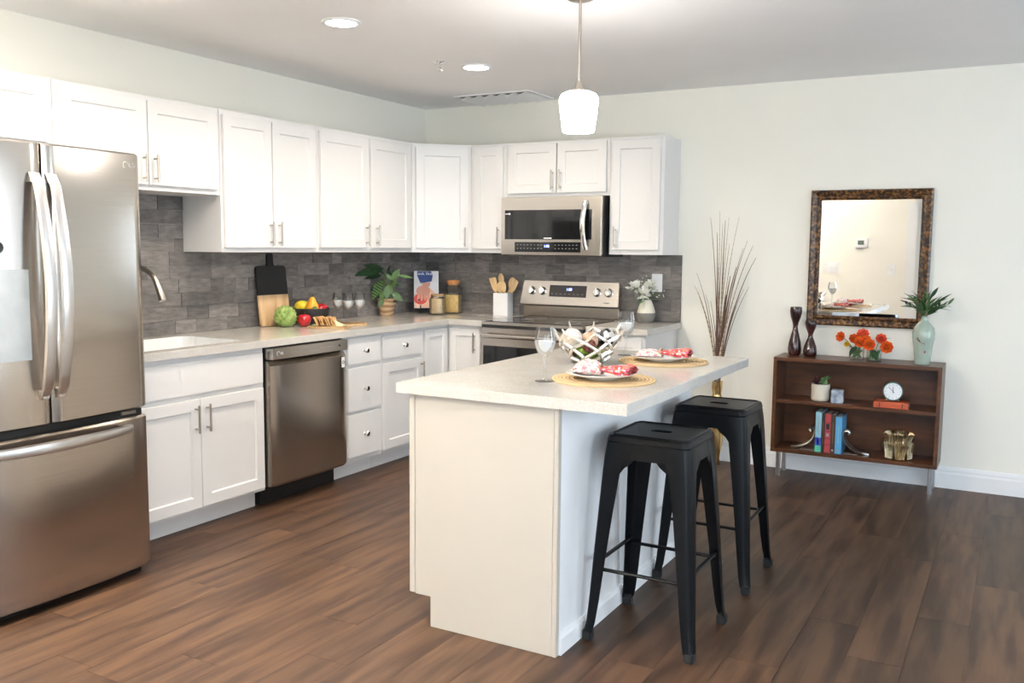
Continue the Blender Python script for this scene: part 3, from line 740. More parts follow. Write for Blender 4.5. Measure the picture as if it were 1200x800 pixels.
# ------------------------------------------------------------------ stools
def make_stool(label):
    t = thing('bar_stool', label, 'stool', (0,0,0), 0, 'black metal bar stools'); SH = .757
    # seat pan with a raised rim and a slot cut through it
    hs = .150
    bm = bmesh.new(); es = []
    for lp in (rrect(-hs,hs,-hs,hs,.028), rrect(-.040,.040,-.021,.021,.018)):
        vs = [bm.verts.new((x,y,SH-.012)) for x, y in lp]; es += [bm.edges.new((vs[i],vs[(i+1) % len(vs)])) for i in range(len(vs))]
    bmesh.ops.triangle_fill(bm, use_beauty=True, use_dissolve=True, edges=es)
    r = bmesh.ops.extrude_face_region(bm, geom=bm.faces[:])
    for v in r['geom']:
        if isinstance(v, bmesh.types.BMVert): v.co.z = SH-.004
    bmesh.ops.recalc_face_normals(bm, faces=bm.faces); me = bpy.data.meshes.new('seat'); bm.to_mesh(me); bm.free()
    inst('seat', me, 'stool_black', t)
    G().tube([(x,y,SH-.0055) for x,y in rrect(-hs+.012,hs-.012,-hs+.012,hs-.012,.022)], .0055, 8, closed=True).obj('seat_rim', 'stool_black', t, smooth=True)
    # skirt: rounded square band, slightly flared
    def sk(e, z, r=.03): return [(x,y,z) for x,y in rrect(-hs-e,hs+e,-hs-e,hs+e,r)]
    G().rings([sk(-.004,SH-.004), sk(.002,SH-.008), sk(.004,SH-.016), sk(.006,SH-.026), sk(.003,SH-.030), sk(.010,SH-.085), sk(.007,SH-.085), sk(.000,SH-.020)], cap0=False, cap1=False).obj('skirt', 'stool_black', t, smooth=True)
    for sx in (-1,1):
        for sy in (-1,1):
            rs = []
            for z, c, w in ((SH-.030,.1535,.096),(SH-.085,.1605,.084),(.62,.1645,.072),(.48,.174,.062),(.30,.186,.052),(.15,.195,.044),(.07,.201,.039),(.030,.207,.036)):
                th = .004; rr = min(.018, w*.4); pts = []
                pts.append((c-w, c)); pts.append((c-rr, c)); pts.append((c-rr*.3, c-rr*.3)); pts.append((c, c-rr)); pts.append((c, c-w))
                pts.append((c-th, c-w)); pts.append((c-th, c-rr)); pts.append((c-rr*.3-th*.7, c-rr*.3-th*.7)); pts.append((c-rr, c-th)); pts.append((c-w, c-th))
                rs.append([(sx*p, sy*q, z) for p, q in pts])
            lg = G().rings(rs).obj('leg', 'stool_black', t, smooth=True, ang=50)
            c, w = .209, .036
            G().box((sx*(c-w),sy*(c-w),0),(sx*c,sy*c,.040)).obj('foot_cap', 'rubber', lg, bevel=.006)
            # gusset under the skirt beside each leg
            for (ax, bx) in (((1,0),(0,1)),((0,1),(1,0))):
                c = .158; z1 = SH-.083
                P = [(c-.078,z1),(c-.118,z1),(c-.105,z1-.016),(c-.080,z1-.035),(c-.060,z1-.062),(c-.05,z1)]
                G().rings([[(sx*(ax[0]*p+bx[0]*(c+o)), sy*(ax[1]*p+bx[1]*(c+o)), z) for p, z in P] for o in (-.001,.002)]).obj('gusset', 'stool_black', t)
    for sgn in (-1,1):
        e = .170
        G().tube([(-e+.0,sgn*e,.262),(e,sgn*e,.262)], .0085, 8, flat=.8).obj('footrest_bar', 'stool_black', t, smooth=True)
        G().tube([(sgn*e,-e,.285),(sgn*e,e,.285)], .0085, 8, flat=.8).obj('footrest_bar', 'stool_black', t, smooth=True)
    for sgn in (-1,1): G().box((sgn*.09-.014,-.140,SH-.055),(sgn*.09+.014,.140,SH-.050)).obj('seat_brace', 'stool_black', t)
    return t
s1 = make_stool('black metal bar stool nearer the camera, at the front placemat'); s1.location = (3.000,-2.850,0)
s2 = copy_tree(s1); s2.location = (3.000,-2.130,0); s2['label'] = 'black metal bar stool farther back, nearer the bookcase'

# ------------------------------------------------------------------ island tableware
def wine_glass(h=.205, rb=.040, fill=True):
    """local z=0 at foot; returns outer wall and filling meshes"""
    zb = h*.46
    prof = [(0,0),(.036,0),(.036,.0022),(.015,.0055),(.0055,.012),(.0042,.03),(.0042,zb-.03),(.006,zb-.012),(.013,zb),(.030,zb+.018),(rb,zb+.045),(rb*1.01,zb+.065),(rb*.90,zb+.09),(rb*.80,h),
            (rb*.80-.0012,h),(rb*.90-.0014,zb+.09),(rb*1.01-.0014,zb+.065),(rb-.0014,zb+.045),(.0285,zb+.0195),(.011,zb+.004),(0,zb+.002)]
    gm = G().lathe(prof, 28).mesh('glass', smooth=True, ang=60)
    fm = G().lathe([(0,zb+.0026),(.0105,zb+.0046),(.0278,zb+.0198),(rb-.0022,zb+.0445),(rb*1.005-.0022,zb+.058),(0,zb+.058)], 28).mesh('filling', smooth=True, ang=50)
    return gm, fm
gm, fm = wine_glass()
def place_glass(loc, label, group, sc=1):
    t = thing('wine_glass', label, 'glass', loc, 0, group)
    inst('glass', gm, 'glass', t, sc=sc); inst('filling', fm, 'wine_fill', t, sc=sc)
place_glass((2.570,-2.945,KZ), 'stemmed wine glass with white filling beside the front placemat', 'wine glasses on the island')
place_glass((2.505,-1.985,KZ), 'stemmed wine glass with white filling behind the wire bowl', 'wine glasses on the island')
plm = G().lathe([(0,.0),(.062,.0),(.066,.004),(.127,.019),(.133,.0225),(.131,.0238),(.066,.0075),(0,.006)], 44).mesh('plate', smooth=True, ang=50)
def place_setting(y, which, ang, pf=.85):
    p = G().lathe([(0,0),(.195,0),(.197,.003),(.195,.0065),(0,.0065)], 56).obj('placemat', 'woven_straw', None, (2.745,y,KZ+.0003), smooth=True)
    tag(p, 'round woven straw placemat %s on the island' % which[0], 'placemat', 'straw placemats')
    p = inst('plate', plm, 'ceramic_white', None, (2.735,y-.005,KZ+.0068)); tag(p, 'white round plate holding a floral napkin %s' % which[1], 'plate', 'white plates')
    t = thing('napkin', 'floral cloth napkin gathered in a ring on the %s plate' % which[2], 'napkin', (2.735,y-.005,KZ+.0200), ang, 'floral napkins')
    # puffed end: a low ruffled lobe; fanned end: a flatter tail
    def lobe(u, v):
        a = 2*PI*v; x = -.108+.115*u
        r = .050*math.sin(PI*min(1,u*.93+.05))**.6 + .006
        w = 1+.10*math.sin(7*a+5*u)
        return (x, r*1.18*w*math.cos(a), max(.0, pf*(.030*math.sin(PI*min(1,u*.93+.05))**.5 + r*.55*w*math.sin(a)))+.002)
    a = G().sheet(14, 33, lobe).obj('napkin_puff', 'floral_pale', t, smooth=True, ang=80)
    def tail(u, v):
        a = 2*PI*v; x = .002+.128*u
        r = .012+.044*u**.8*(1-.35*max(0,u-.8)/.2)
        w = 1+.16*math.sin(6*a+2)
        return (x, r*1.25*w*math.cos(a), max(.0, .022*(1-.45*u)+ r*.42*w*math.sin(a))+.002+.010*u)
    G().sheet(12, 33, tail).obj('napkin_tail', 'floral_red', t, smooth=True, ang=80)
    G().tube([(.0,.017*math.cos(q),.022+.016*math.sin(q)) for q in [2*PI*i/20 for i in range(20)]], .0045, 8, closed=True).obj('napkin_ring', 'ball_tan', t, smooth=True)
place_setting(-2.795, ('near the front stool','nearest the camera','front'), -.42+.42)
place_setting(-2.135, ('near the rear stool','farther from the camera','rear'), .10, .55)

# wire bowl with decorative balls
BC = (2.47,-2.33,KZ)
t = thing('wire_bowl', 'silver open branch-work bowl holding decorative balls on the island', 'bowl', BC)
def bowl_pt(a, s):                                  # s 0 at the foot, 1 at the rim
    r = .050 + .100*s**.62; z = .010 + .128*s**1.25
    return (r*math.cos(a), r*math.sin(a), z)
NC = 7; g = G(); rr2 = random.Random(5)
nodes = {}
for row in range(5):
    for c in range(NC):
        off = .5 if row % 2 else 0
        nodes[(row,c)] = (2*PI*(c+off)/NC + rr2.uniform(-.12,.12), min(1, max(0, row/4 + rr2.uniform(-.05,.05)*(0 < row < 4))))
def branch(A, B, r0=.0075):
    (a0,s0), (a1,s1) = A, B
    d = (a1-a0+PI) % (2*PI)-PI
    g.tube([bowl_pt(a0+d*k/5, s0+(s1-s0)*k/5) for k in range(6)], r0, 6)
for row in range(4):
    for c in range(NC):
        A = nodes[(row,c)]
        ds = (0,-1) if row % 2 == 0 else (0,1)
        for d in ds: branch(A, nodes[(row+1,(c+d) % NC)], .0086-.0006*row)
for c in range(NC):
    a, s = nodes[(4,c)]
    p = Vector(bowl_pt(a, s)); q = p + Vector((math.cos(a)*.014, math.sin(a)*.014, rr2.uniform(.008,.030)))
    g.tube([p, q], [.0060,.0032], 6)
g.obj('branch_mesh', 'bowl_silver', t, smooth=True)
G().tube([(.052*math.cos(a),.052*math.sin(a),.0075) for a in [2*PI*i/30 for i in range(30)]], .007, 8, closed=True).obj('foot_ring', 'bowl_silver', t, smooth=True)
balls = [(-0.0734,-0.0342,0.1098,0.0430,'ball_cream','large cream woven ball on top at the left of the wire bowl'),
         (0.0021,-0.0042,0.0929,0.0400,'ball_tan','tan ball at the top centre of the wire bowl'),
         (-0.0054,-0.0811,0.0832,0.0300,'ball_wine','wine-red textured ball in the middle of the wire bowl'),
         (0.0812,0.0098,0.1093,0.0420,'ball_silver','black and silver patterned ball on top at the right of the bowl'),
         (-0.0551,0.0107,0.0534,0.0310,'ball_brown','dark brown twig ball low at the left of the wire bowl'),
         (-0.0311,-0.0429,0.0479,0.0280,'moss','green moss ball low at the front left of the bowl'),
         (0.0236,-0.0480,0.0470,0.0270,'moss','green moss ball low at the front centre of the bowl'),
         (0.0536,-0.0056,0.0450,0.0250,'ball_olive','small olive dried-pod ball low at the front right of the bowl'),
         (0.0402,0.0476,0.0605,0.0320,'ball_brown','dark brown twig ball deep at the back right of the bowl'),
         (-0.0235,0.0653,0.0760,0.0360,'ball_brown','dark brown twig ball hidden at the back of the bowl'),
         (-0.0047,0.0245,0.0360,0.0240,'ball_tan','small tan ball at the bottom centre of the wire bowl')]
ct_, st_ = math.cos(YAW), math.sin(YAW)
for (bx, by, bz, r, m, lab) in balls:
    b = G().ball((0,0,0), r, 22, 14, wob=lambda a,p: .985+.015*math.sin(9*a)*math.sin(7*p)).obj('decor_ball', m, None, (BC[0]+bx*ct_-by*st_, BC[1]+bx*st_+by*ct_, BC[2]+bz), smooth=True)
    tag(b, lab, 'decor ball', 'decorative balls in the wire bowl')

# ------------------------------------------------------------------ left worktop things
# cutting board leaning on the tiles
def ln(y, z, off):                                  # lean: bottom .055 from wall, top near the tiles
    return (.066-.046*(z-.914)/.37+off, y, z)
t = thing('cutting_board', 'black and natural wood paddle cutting board leaning against the backsplash', 'cutting board', (.04,-1.73,KZ))
def lean_slab(poly, name, m, th=.016):
    lean = math.atan(.11)
    M_ = Matrix.Translation((.032,0,.002)) @ Matrix.Rotation(-lean,4,'Y')
    return G().rings([[(o,y,z) for y,z in poly] for o in (-th,0)], M=M_).obj(name, m, t, bevel=.003)
bw = .130
cr = [(p,q) for p,q in rrect(-bw,bw,0,.372,.022)]
low = [(-bw,.192)] + [(p,q) for p,q in cr if q < .1][0:] + [(bw,.192)]
low = [(-bw,.192)] + [(x_,z_) for x_,z_ in cr if z_ < .1] + [(bw,.192)]
lean_slab(low, 'wooden_half', 'board_wood')
lean_slab([(bw,.1922)] + [(x_,z_) for x_,z_ in cr if z_ > .3 and x_ > 0] + [(.032,.372),(.028,.385),(.028,.440),(.024,.449),(-.024,.449),(-.028,.440),(-.028,.385),(-.032,.372)] + [(x_,z_) for x_,z_ in cr if z_ > .3 and x_ < 0] + [(-bw,.1922)], 'black_half', 'board_black')
# artichoke
t = thing('artichoke', 'green globe artichoke standing in front of the cutting board', 'artichoke', (.165,-1.752,KZ))
G().ball((0,0,.060), (.054,.054,.058), 20, 12).obj('heart', 'artichoke_green', t, smooth=True)
g = G()
for r in range(9):
    p = -1.15 + r*.30; n = max(3, int(13*math.cos(p)))
    for k in range(n):
        a = 2*PI*(k+.5*(r%2))/n
        M_ = Matrix.Translation((0,0,.060)) @ Matrix.Rotation(a,4,'Z') @ Matrix.Rotation(-p,4,'Y') @ Matrix.Translation((.056,0,0))
        def br(u, v): w = .017*math.sin(PI*(.15+.85*u))**.6*(1-u*.5)*1.4; return (.003+.010*u-.006*abs(2*v-1)**2, w*(2*v-1), -.018+.042*u)
        g.sheet(5, 5, br, M_)
g.obj('scales', 'artichoke_green', t, smooth=True, thick=.0015)
G().tube([(0,0,.0),(0,0,.012)], .014, 10).obj('stalk', 'stem_green', t, smooth=True)
# apples, bowl, fruit
apm = G().lathe([(0,.006),(.010,.001),(.018,.0),(.030,.010),(.040,.034),(.041,.050),(.034,.068),(.020,.075),(.010,.073),(0,.066)], 28, wob=lambda a,z: 1+.025*math.sin(5*a)).mesh('skin', smooth=True, ang=70)
stm = G().tube([(0,0,.064),(.002,0,.078),(.006,.002,.088)], [.0016,.0014,.0018], 6).mesh('stalk', smooth=True)
def apple(loc, label, tilt=(0,0,0), sc=1):
    t = thing('apple', label, 'apple', loc, 0, 'red apples'); t.rotation_euler = tilt; t.scale = (sc,sc,sc)
    inst('skin', apm, 'apple_red', t); inst('stalk', stm, 'pear_stem', t); return t
apple((.240,-1.664,KZ), 'shiny red apple standing on the worktop beside the artichoke')
FB = (.150,-1.500,KZ)
t = G().lathe([(0,0),(.060,0),(.085,.010),(.112,.045),(.118,.085),(.118,.102),(.1145,.103),(.113,.085),(.107,.046),(.080,.015),(0,.012)], 44).obj('fruit_bowl', 'bowl_black', None, FB, smooth=True, ang=60)
tag(t, 'matte black bowl filled with fruit on the left worktop', 'bowl')
def fr_at(r, f, z): return (FB[0]+r*ct_-f*st_, FB[1]+r*st_+f*ct_, KZ+z)
def lemon(loc, label, m, rz):
    g = G().ball((0,0,0), (.046,.036,.036), 20, 14).ball((.045,0,0), (.010,.008,.008), 10, 6).ball((-.045,0,0), (.007,.007,.007), 10, 6)
    o = g.obj('lemon' if m == 'lemon_yellow' else 'lime', m, None, loc, (.2,-.1,rz), smooth=True); tag(o, label, 'fruit')
lemon(fr_at(-.056,-.022,.114), 'yellow lemon at the left of the black fruit bowl', 'lemon_yellow', .6)
lemon(fr_at(-.020,.050,.108), 'yellow-green lime behind the lemon in the black fruit bowl', 'lime_green', 1.0)
o = thing('pear', 'orange pear with a stalk in the middle of the black fruit bowl', 'pear', fr_at(.016,-.040,.064))
G().lathe([(0,.0),(.020,.002),(.036,.018),(.041,.040),(.036,.062),(.024,.084),(.018,.100),(.010,.110),(0,.112)], 24).obj('skin', 'pear_orange', o, smooth=True)
G().tube([(0,0,.110),(.003,0,.120),(.008,0,.130)], .0018, 6).obj('stalk', 'pear_stem', o, smooth=True)
apple(fr_at(.066,.002,.058), 'red apple lying at the right in the black fruit bowl', (.15,.15,0), .95)
o = G().sheet(6,3,lambda u,v: (.045*u-.02,.010*math.sin(PI*u)*(2*v-1)*1.3,.008*math.sin(PI*u))).obj('leaf', 'leaf_green', None, fr_at(.040,-.088,.106), (.5,0,.5), smooth=True, thick=.0008)
tag(o, 'small green leaf tucked between pear and apple in the fruit bowl', 'leaf')
# serving board with crackers and cheese
SB = (.435,-1.665,KZ); sbr = math.radians(29)
o = G().prism(rrect(-.125,.125,-.060,.060,.012), 0, .012).obj('serving_board', 'serving_wood', None, SB, (0,0,sbr), bevel=.003)
tag(o, 'small wooden serving board with crackers and cheese near the worktop edge', 'board')
def on_sb(x, y, z): c, s = math.cos(sbr), math.sin(sbr); return (SB[0]+x*c-y*s, SB[1]+x*s+y*c, SB[2]+.012+z)
ckm = G().box((-.0035,-.030,-.029),(.0035,.030,.029)).mesh('cracker', bevel=.002, seg=1)
for k in range(7):
    o = inst('cracker', ckm, 'cracker', None, on_sb(-.070+.0185*k,-.012+.006*(k%2),.0295+.002*(k%3)), (0,-.42,sbr+.25*(k%2)-.1)); tag(o, 'brown seeded cracker standing in the row on the serving board', 'cracker', 'crackers on the serving board')
chm = G().rings([[(x,y,z) for x,y,z in ((-.03,yy,0),(.045,yy,0),(-.03,yy,.038))] for yy in (-.005,.005)]).mesh('cheese_slice', bevel=.001, seg=1)
for k in range(7):
    o = inst('cheese_slice', chm, 'cheese', None, on_sb(.010+.010*k,.036-.010*k,.0005), (0,0,sbr+.15)); tag(o, 'pale cheese wedge in the fanned slices on the serving board', 'cheese', 'cheese wedges on the serving board')
o = G().rings([[(x,y,z) for x,y,z in ((.05,yy,0),(-.045,yy,0),(.05,yy,.030))] for yy in (-.012,.012)]).obj('cheese_slice', 'cheese', None, on_sb(-.072,.025,.0005), (0,0,sbr+.1), bevel=.002); tag(o, 'cheese wedge lying at the left end of the serving board', 'cheese')
lfm = G().sheet(6,4,lambda u,v: (.034*u,.011*math.sin(PI*u**.8)*(2*v-1)*1.2,.006*math.sin(PI*u)+.001)).mesh('leaf', smooth=True, thick=.0006)
for k,(x,y,a,lab) in enumerate(((-.122,-.030,.3,'green herb leaf at the left end of the serving board'),(-.100,-.050,-.4,'green herb leaf at the front left corner of the serving board'),(.088,-.045,.2,'green herb leaf at the right end of the serving board'))):
    o = inst('herb_leaf', lfm, 'leaf_green', None, on_sb(x,y,.0005), (0,0,sbr+a)); tag(o, lab, 'leaf', 'herb leaves')
# three wine glasses on a round wooden trivet
TV = (.375,-1.400,KZ)
o = G().lathe([(0,0),(.112,0),(.115,.004),(.112,.010),(0,.010)], 44).obj('trivet', 'serving_wood', None, TV, smooth=True); tag(o, 'round wooden trivet under three wine glasses on the left worktop', 'trivet')
for r, f, lab in ((-.068,.000,'left of the three wine glasses on the round trivet'),(.004,-.050,'middle wine glass of three on the round trivet'),(.066,.005,'right of the three wine glasses on the round trivet')):
    place_glass((TV[0]+r*ct_-f*st_, TV[1]+r*st_+f*ct_, KZ+.010), lab, 'wine glasses on the trivet', .94)

# leaf meshes
def leaf_mesh(L, Wd, droop, fold=.15, name='leaf', n=8, th=.0006, pw=.8):
    def f(u, v):
        s = 2*v-1; w = Wd*math.sin(PI*(.02+.97*u)**pw)
        return (w*s, L*u, -droop*L*u*u + fold*w*abs(s))
    return G().sheet(n, 5, f).mesh(name, smooth=True, thick=th, ang=80)
# calathea in a banded pot
t = thing('potted_plant', 'bushy striped-leaf houseplant in a small banded clay pot', 'plant', (.092,-.630,KZ))
G().lathe([(0,0),(.048,0),(.052,.010),(.056,.050),(.066,.088),(.068,.092),(.068,.122),(.062,.124),(.058,.112),(0,.108)], 32).obj('pot', 'terracotta_bands', t, smooth=True)
G().lathe([(0,.110),(.058,.110),(0,.116)], 24).obj('soil', 'soil', t)
clm = leaf_mesh(1.0, .25, .18); cld = leaf_mesh(1.0, .135, .15); cln = leaf_mesh(1.0, .10, .15)
cam_r = Vector((ct_, st_, 0)); cam_f = Vector((-st_, ct_, 0)); UPV = Vector((0,0,1))
# leaves: base and tip across / above the pot foot (metres), kind
leafspec = [(-.030,.330,-.165,.312,'d'),(-.015,.335,-.120,.372,'d'),(-.035,.290,-.120,.278,'d'),(-.020,.255,-.092,.135,'s'),(.052,.255,.098,.330,'s'),(.050,.262,.012,.300,'s'),
            (.012,.215,.016,.130,'s'),(.052,.170,.120,.118,'g'),(.095,.292,.190,.283,'n'),(-.025,.180,-.020,.110,'s'),(.025,.140,.000,.075,'d'),(.060,.200,.075,.262,'s'),(.030,.260,.085,.235,'d'),
            (-.040,.140,-.062,.085,'d'),(.050,.130,.045,.085,'d'),(.010,.300,.030,.360,'d'),(-.010,.240,-.060,.240,'d'),(.000,.150,.050,.200,'d'),(-.045,.200,-.095,.190,'d'),(.065,.235,.120,.215,'d'),(.000,.270,.050,.330,'d'),(.030,.290,.090,.310,'d'),(-.030,.160,-.070,.150,'d'),(.040,.110,.085,.100,'d'),(-.010,.120,-.045,.070,'s'),(.020,.225,.055,.160,'s'),(-.010,.300,-.060,.345,'d'),(.070,.150,.105,.170,'d')]
PP = Vector((.092,-.630,KZ))
def plant_pt(rx, z, d):
    d = max(d, (.045-(PP.x+rx*ct_))/st_)               # keep clear of the tiled wall
    return cam_r*rx - cam_f*d + UPV*z
for k,(ax,az_,tx,tz,kd) in enumerate(leafspec):
    dep = .03 if kd == 'd' else .065
    A = plant_pt(ax, az_, dep); Bp = plant_pt(tx, tz, dep+.02)
    yv = (Bp-A); Ln = yv.length; yv.normalize()
    nv = (-cam_f*.9 + UPV*.45 + cam_r*(.25*(-1)**k)); nv = (nv - yv*nv.dot(yv)).normalized(); xv = yv.cross(nv)
    M_ = Matrix.Identity(4)
    for r_ in range(3): M_[r_][0] = xv[r_]; M_[r_][1] = yv[r_]; M_[r_][2] = nv[r_]; M_[r_][3] = A[r_]
    me, mm = {'d':(cld,'leaf_dark'),'s':(clm,'calathea_leaf'),'g':(clm,'leaf_green'),'n':(cln,'leaf_green')}[kd]
    o = inst('leaf', me, mm, t); o.matrix_local = M_ @ Matrix.Scale(Ln*1.12, 4)
    G().tube(bez([(.0,0,.11), tuple(Vector((A.x*.25,A.y*.25,.11+(A.z-.11)*.75))), tuple(A)], 5), .0020, 5).obj('stem', 'stem_green', t, smooth=True)
# cookbook on a black easel
t = thing('book_stand', 'black metal easel holding the open-faced cookbook in the corner', 'stand', (.185,-.255,KZ), .62)
def easel(xs):
    g = G()
    for x in xs:
        g.tube([(x,.03,.0),(x,-.035,.0045),(x,-.046,.008),(x,-.046,.058)], .0045, 6).tube([(x,-.016,.030),(x,.055,.27)], .004, 6)
    g.tube([(-.05,.055,.27),(.05,.055,.27)], .004, 6).tube([(-.05,.03,.0045),(.05,.03,.0045)], .0045, 6).tube([(-.05,-.016,.030),(.05,-.016,.030)], .004, 6).tube([(0,.055,.27),(0,.12,.004)], .004, 6)
    return g
easel((-.045,.045)).obj('frame', 'black_plastic', t, (0,0,.0048), smooth=True)
bt = math.atan(.28)
cb = thing('cookbook', 'cookbook with a hand and red fruit on its cover, standing on the easel', 'book', (.185,-.255,KZ+.038), .62)
MB_ = Matrix.Translation((0,-.026,.002)) @ Matrix.Rotation(-bt,4,'X')
def cbp(g, name, m, parent=None): return G().add(g.v, g.f, MB_).obj(name, m, parent or cb)
hw = .092; hh = .285
cbp(G().box((-hw+.003,.002,.003),(hw-.003,.016,hh-.003)), 'pages', 'book_page')
cv = cbp(G().box((-hw,-.0005,0),(hw,.002,hh)).box((-hw,.016,0),(hw,.0185,hh)).box((-hw-.0015,-.0005,0),(-hw,.0185,hh)), 'cover', 'cook_cover')
def pic(poly, y, m, name='cover_print'): cbp(G().rings([[(px_,yy,pz_) for px_,pz_ in poly] for yy in (-y,-y+.0003)]), name, m, cv)
def ell(cx, cz, rx, rz, n=24, a0=0, a1=2*PI, rot=0):
    return [(cx+rx*math.cos(a)*math.cos(rot)-rz*math.sin(a)*math.sin(rot), cz+rx*math.cos(a)*math.sin(rot)+rz*math.sin(a)*math.cos(rot)) for a in [a0+(a1-a0)*i/n for i in range(n if a1-a0 > 6.2 else n+1)]]
pic([(-hw+.002,.002),(hw-.002,.002),(hw-.002,.09),(.02,.16),(-hw+.002,.10)], .0009, 'cook_peach')
pic([(-.070,.250),(-.068,.282),(.035,.283),(.048,.25),(.040,.205),(-.01,.195),(-.045,.190)], .0012, 'cook_blue')
pic([(-.035,.190),(.03,.198),(.025,.165),(-.03,.16)], .0014, 'cook_skin'); pic(ell(-.025,.130,.052,.042), .0016, 'cook_skin')
for k in range(4): pic(ell(-.058+.024*k,.095-.004*abs(k-1.5),.0105,.040,16,rot=.1*(k-1.5)), .0019+.0001*k, 'cook_skin', 'cover_print')
pic(ell(-.045,.068,.050,.042), .0017, 'cook_red'); pic(ell(-.056,.060,.010,.008), .0030, 'book_dark')
pic(ell(.045,.055,.045,.010,16,rot=-.45), .0018, 'cook_skin')
inst('title', text_mesh('Cook like a', .033), 'mark_white', cv, tuple(MB_ @ Vector((-.012,-.0022,.264))), (PI/2-bt,0,0))
# glass jars
def jar(loc, label, h, r, fillm, fh, lid):
    t = thing('glass_jar', label, 'jar', loc, .3, 'glass storage jars')
    sq = lambda i, z, k=.35: [(x,y,z) for x,y in rrect(-r+i,r-i,-r+i,r-i,(r-i)*k)]
    if lid == 'wood':
        G().rings([sq(.004,0), sq(0,.006), sq(0,h*.72), sq(r*.18,h*.80,.8), sq(r*.25,h*.86,.98), sq(r*.25+.002,h*.86,.98), sq(r*.18+.002,h*.80,.8), sq(.0025,h*.72), sq(.0025,.008), sq(.006,.005)], cap1=True).obj('glass', 'glass', t, smooth=True, ang=50)
        G().lathe([(0,h*.855),(r*.70,h*.855),(r*.70,h*.91),(r*.86,h*.915),(r*.86,h),(0,h)], 28).obj('lid', 'lid_wood', t, smooth=True)
    else:
        G().rings([sq(.004,0,.7), sq(0,.006,.7), sq(0,h*.78,.7), sq(r*.12,h*.86,.95), sq(r*.12,h*.96,.98), sq(r*.12+.002,h*.96,.98), sq(r*.12+.002,h*.86,.95), sq(.0025,h*.78,.7), sq(.0025,.008,.7), sq(.006,.005,.7)], cap1=True).obj('glass', 'glass', t, smooth=True, ang=50)
        G().lathe([(0,h*.90),(r*.84,h*.90),(r*.86,h),(0,h)], 28).obj('lid', 'cork', t, smooth=True)
        G().tube([(r*.90*math.cos(a),r*.90*math.sin(a),h*.90) for a in [2*PI*i/24 for i in range(24)]], .003, 6, closed=True).obj('wire', 'nickel', t, smooth=True)
    kk = .35 if lid == 'wood' else .7
    G().rings([sq(.007,.0085,kk), sq(.0032,.014,kk), sq(.0032,fh,kk), sq(.0050,fh+.003,kk)]).obj('contents', fillm, t)
jar((.335,-.330,KZ), 'short cork-lidded glass jar of oats beside the cookbook', .150, .056, 'oats', .115, 'cork')
jar((.360,-.155,KZ), 'tall square glass jar of pasta with wooden lid by the backsplash', .250, .060, 'pasta', .135, 'wood')
# utensil holder and wooden utensils
UH = (.770,-.110,KZ)
t = G(); a = .058
t.rings([[(x,y,z) for x,y in rrect(-a+i,a-i,-a+i,a-i,.006)] for i, z in ((0,0),(0,.165),(.006,.165),(.007,.010))])
o = t.obj('utensil_holder', 'ceramic_white', None, UH, (0,0,.12), smooth=True, ang=40); tag(o, 'square white utensil holder left of the range', 'holder')
def utensil(kind, x, y, lx, ly, ln_, label, rz=0):
    o = G(); hl = ln_
    if kind == 'spoon':
        o.tube([(0,0,0),(0,0,hl*.72)], [.0055,.0065], 8)
        o.ball((0,0,hl*.86), (.024,.006,.043), 16, 10)
    elif kind == 'spatula':
        o.tube([(0,0,0),(0,0,hl*.62)], [.0055,.007], 8)
        o.rings([[(-.010,-.004,hl*.60),(.010,-.004,hl*.60),(.010,.004,hl*.60),(-.010,.004,hl*.60)],[(-.024,-.003,hl*.72),(.024,-.003,hl*.72),(.024,.003,hl*.72),(-.024,.003,hl*.72)],[(-.026,-.002,hl),(.030,-.002,hl*.96),(.030,.002,hl*.96),(-.026,.002,hl)]])
    q = o.obj('wooden_'+kind, 'spoon_wood', None, (UH[0]+x,UH[1]+y,KZ+.012), (-ly, lx, rz), smooth=True)
    tag(q, label, kind, 'wooden utensils')
utensil('spatula', .022,-.030, -.40, .06, .290, 'wooden spatula leaning far left in the white holder')
utensil('spoon', .010,.018, -.17, .03, .300, 'tallest wooden spoon standing near the left in the holder')
utensil('spoon', -.006,-.020, .0, -.10, .225, 'short wooden spoon in the middle front of the holder')
utensil('spoon', .020,-.024, .03, -.10, .230, 'short wooden spoon right of the middle in the holder')
utensil('spoon', -.010,.006, .30, .03, .278, 'wooden spoon leaning right in the holder')
utensil('spatula', -.014,.028, .40, -.02, .280, 'wooden spatula leaning far right in the holder toward the range')

# outlet on the backsplash
o = thing('wall_outlet', 'white wall outlet plate on the backsplash right of the range', 'outlet', (1.930,-.0165,1.180))
G().box((-.038,-.005,-.062),(.038,.0,.062)).obj('cover_plate', 'mark_white', o, bevel=.002)
for z in (-.022,.022): G().box((-.016,-.0062,z-.014),(.016,-.004,z+.014)).obj('socket', 'trim_white', o, bevel=.001)

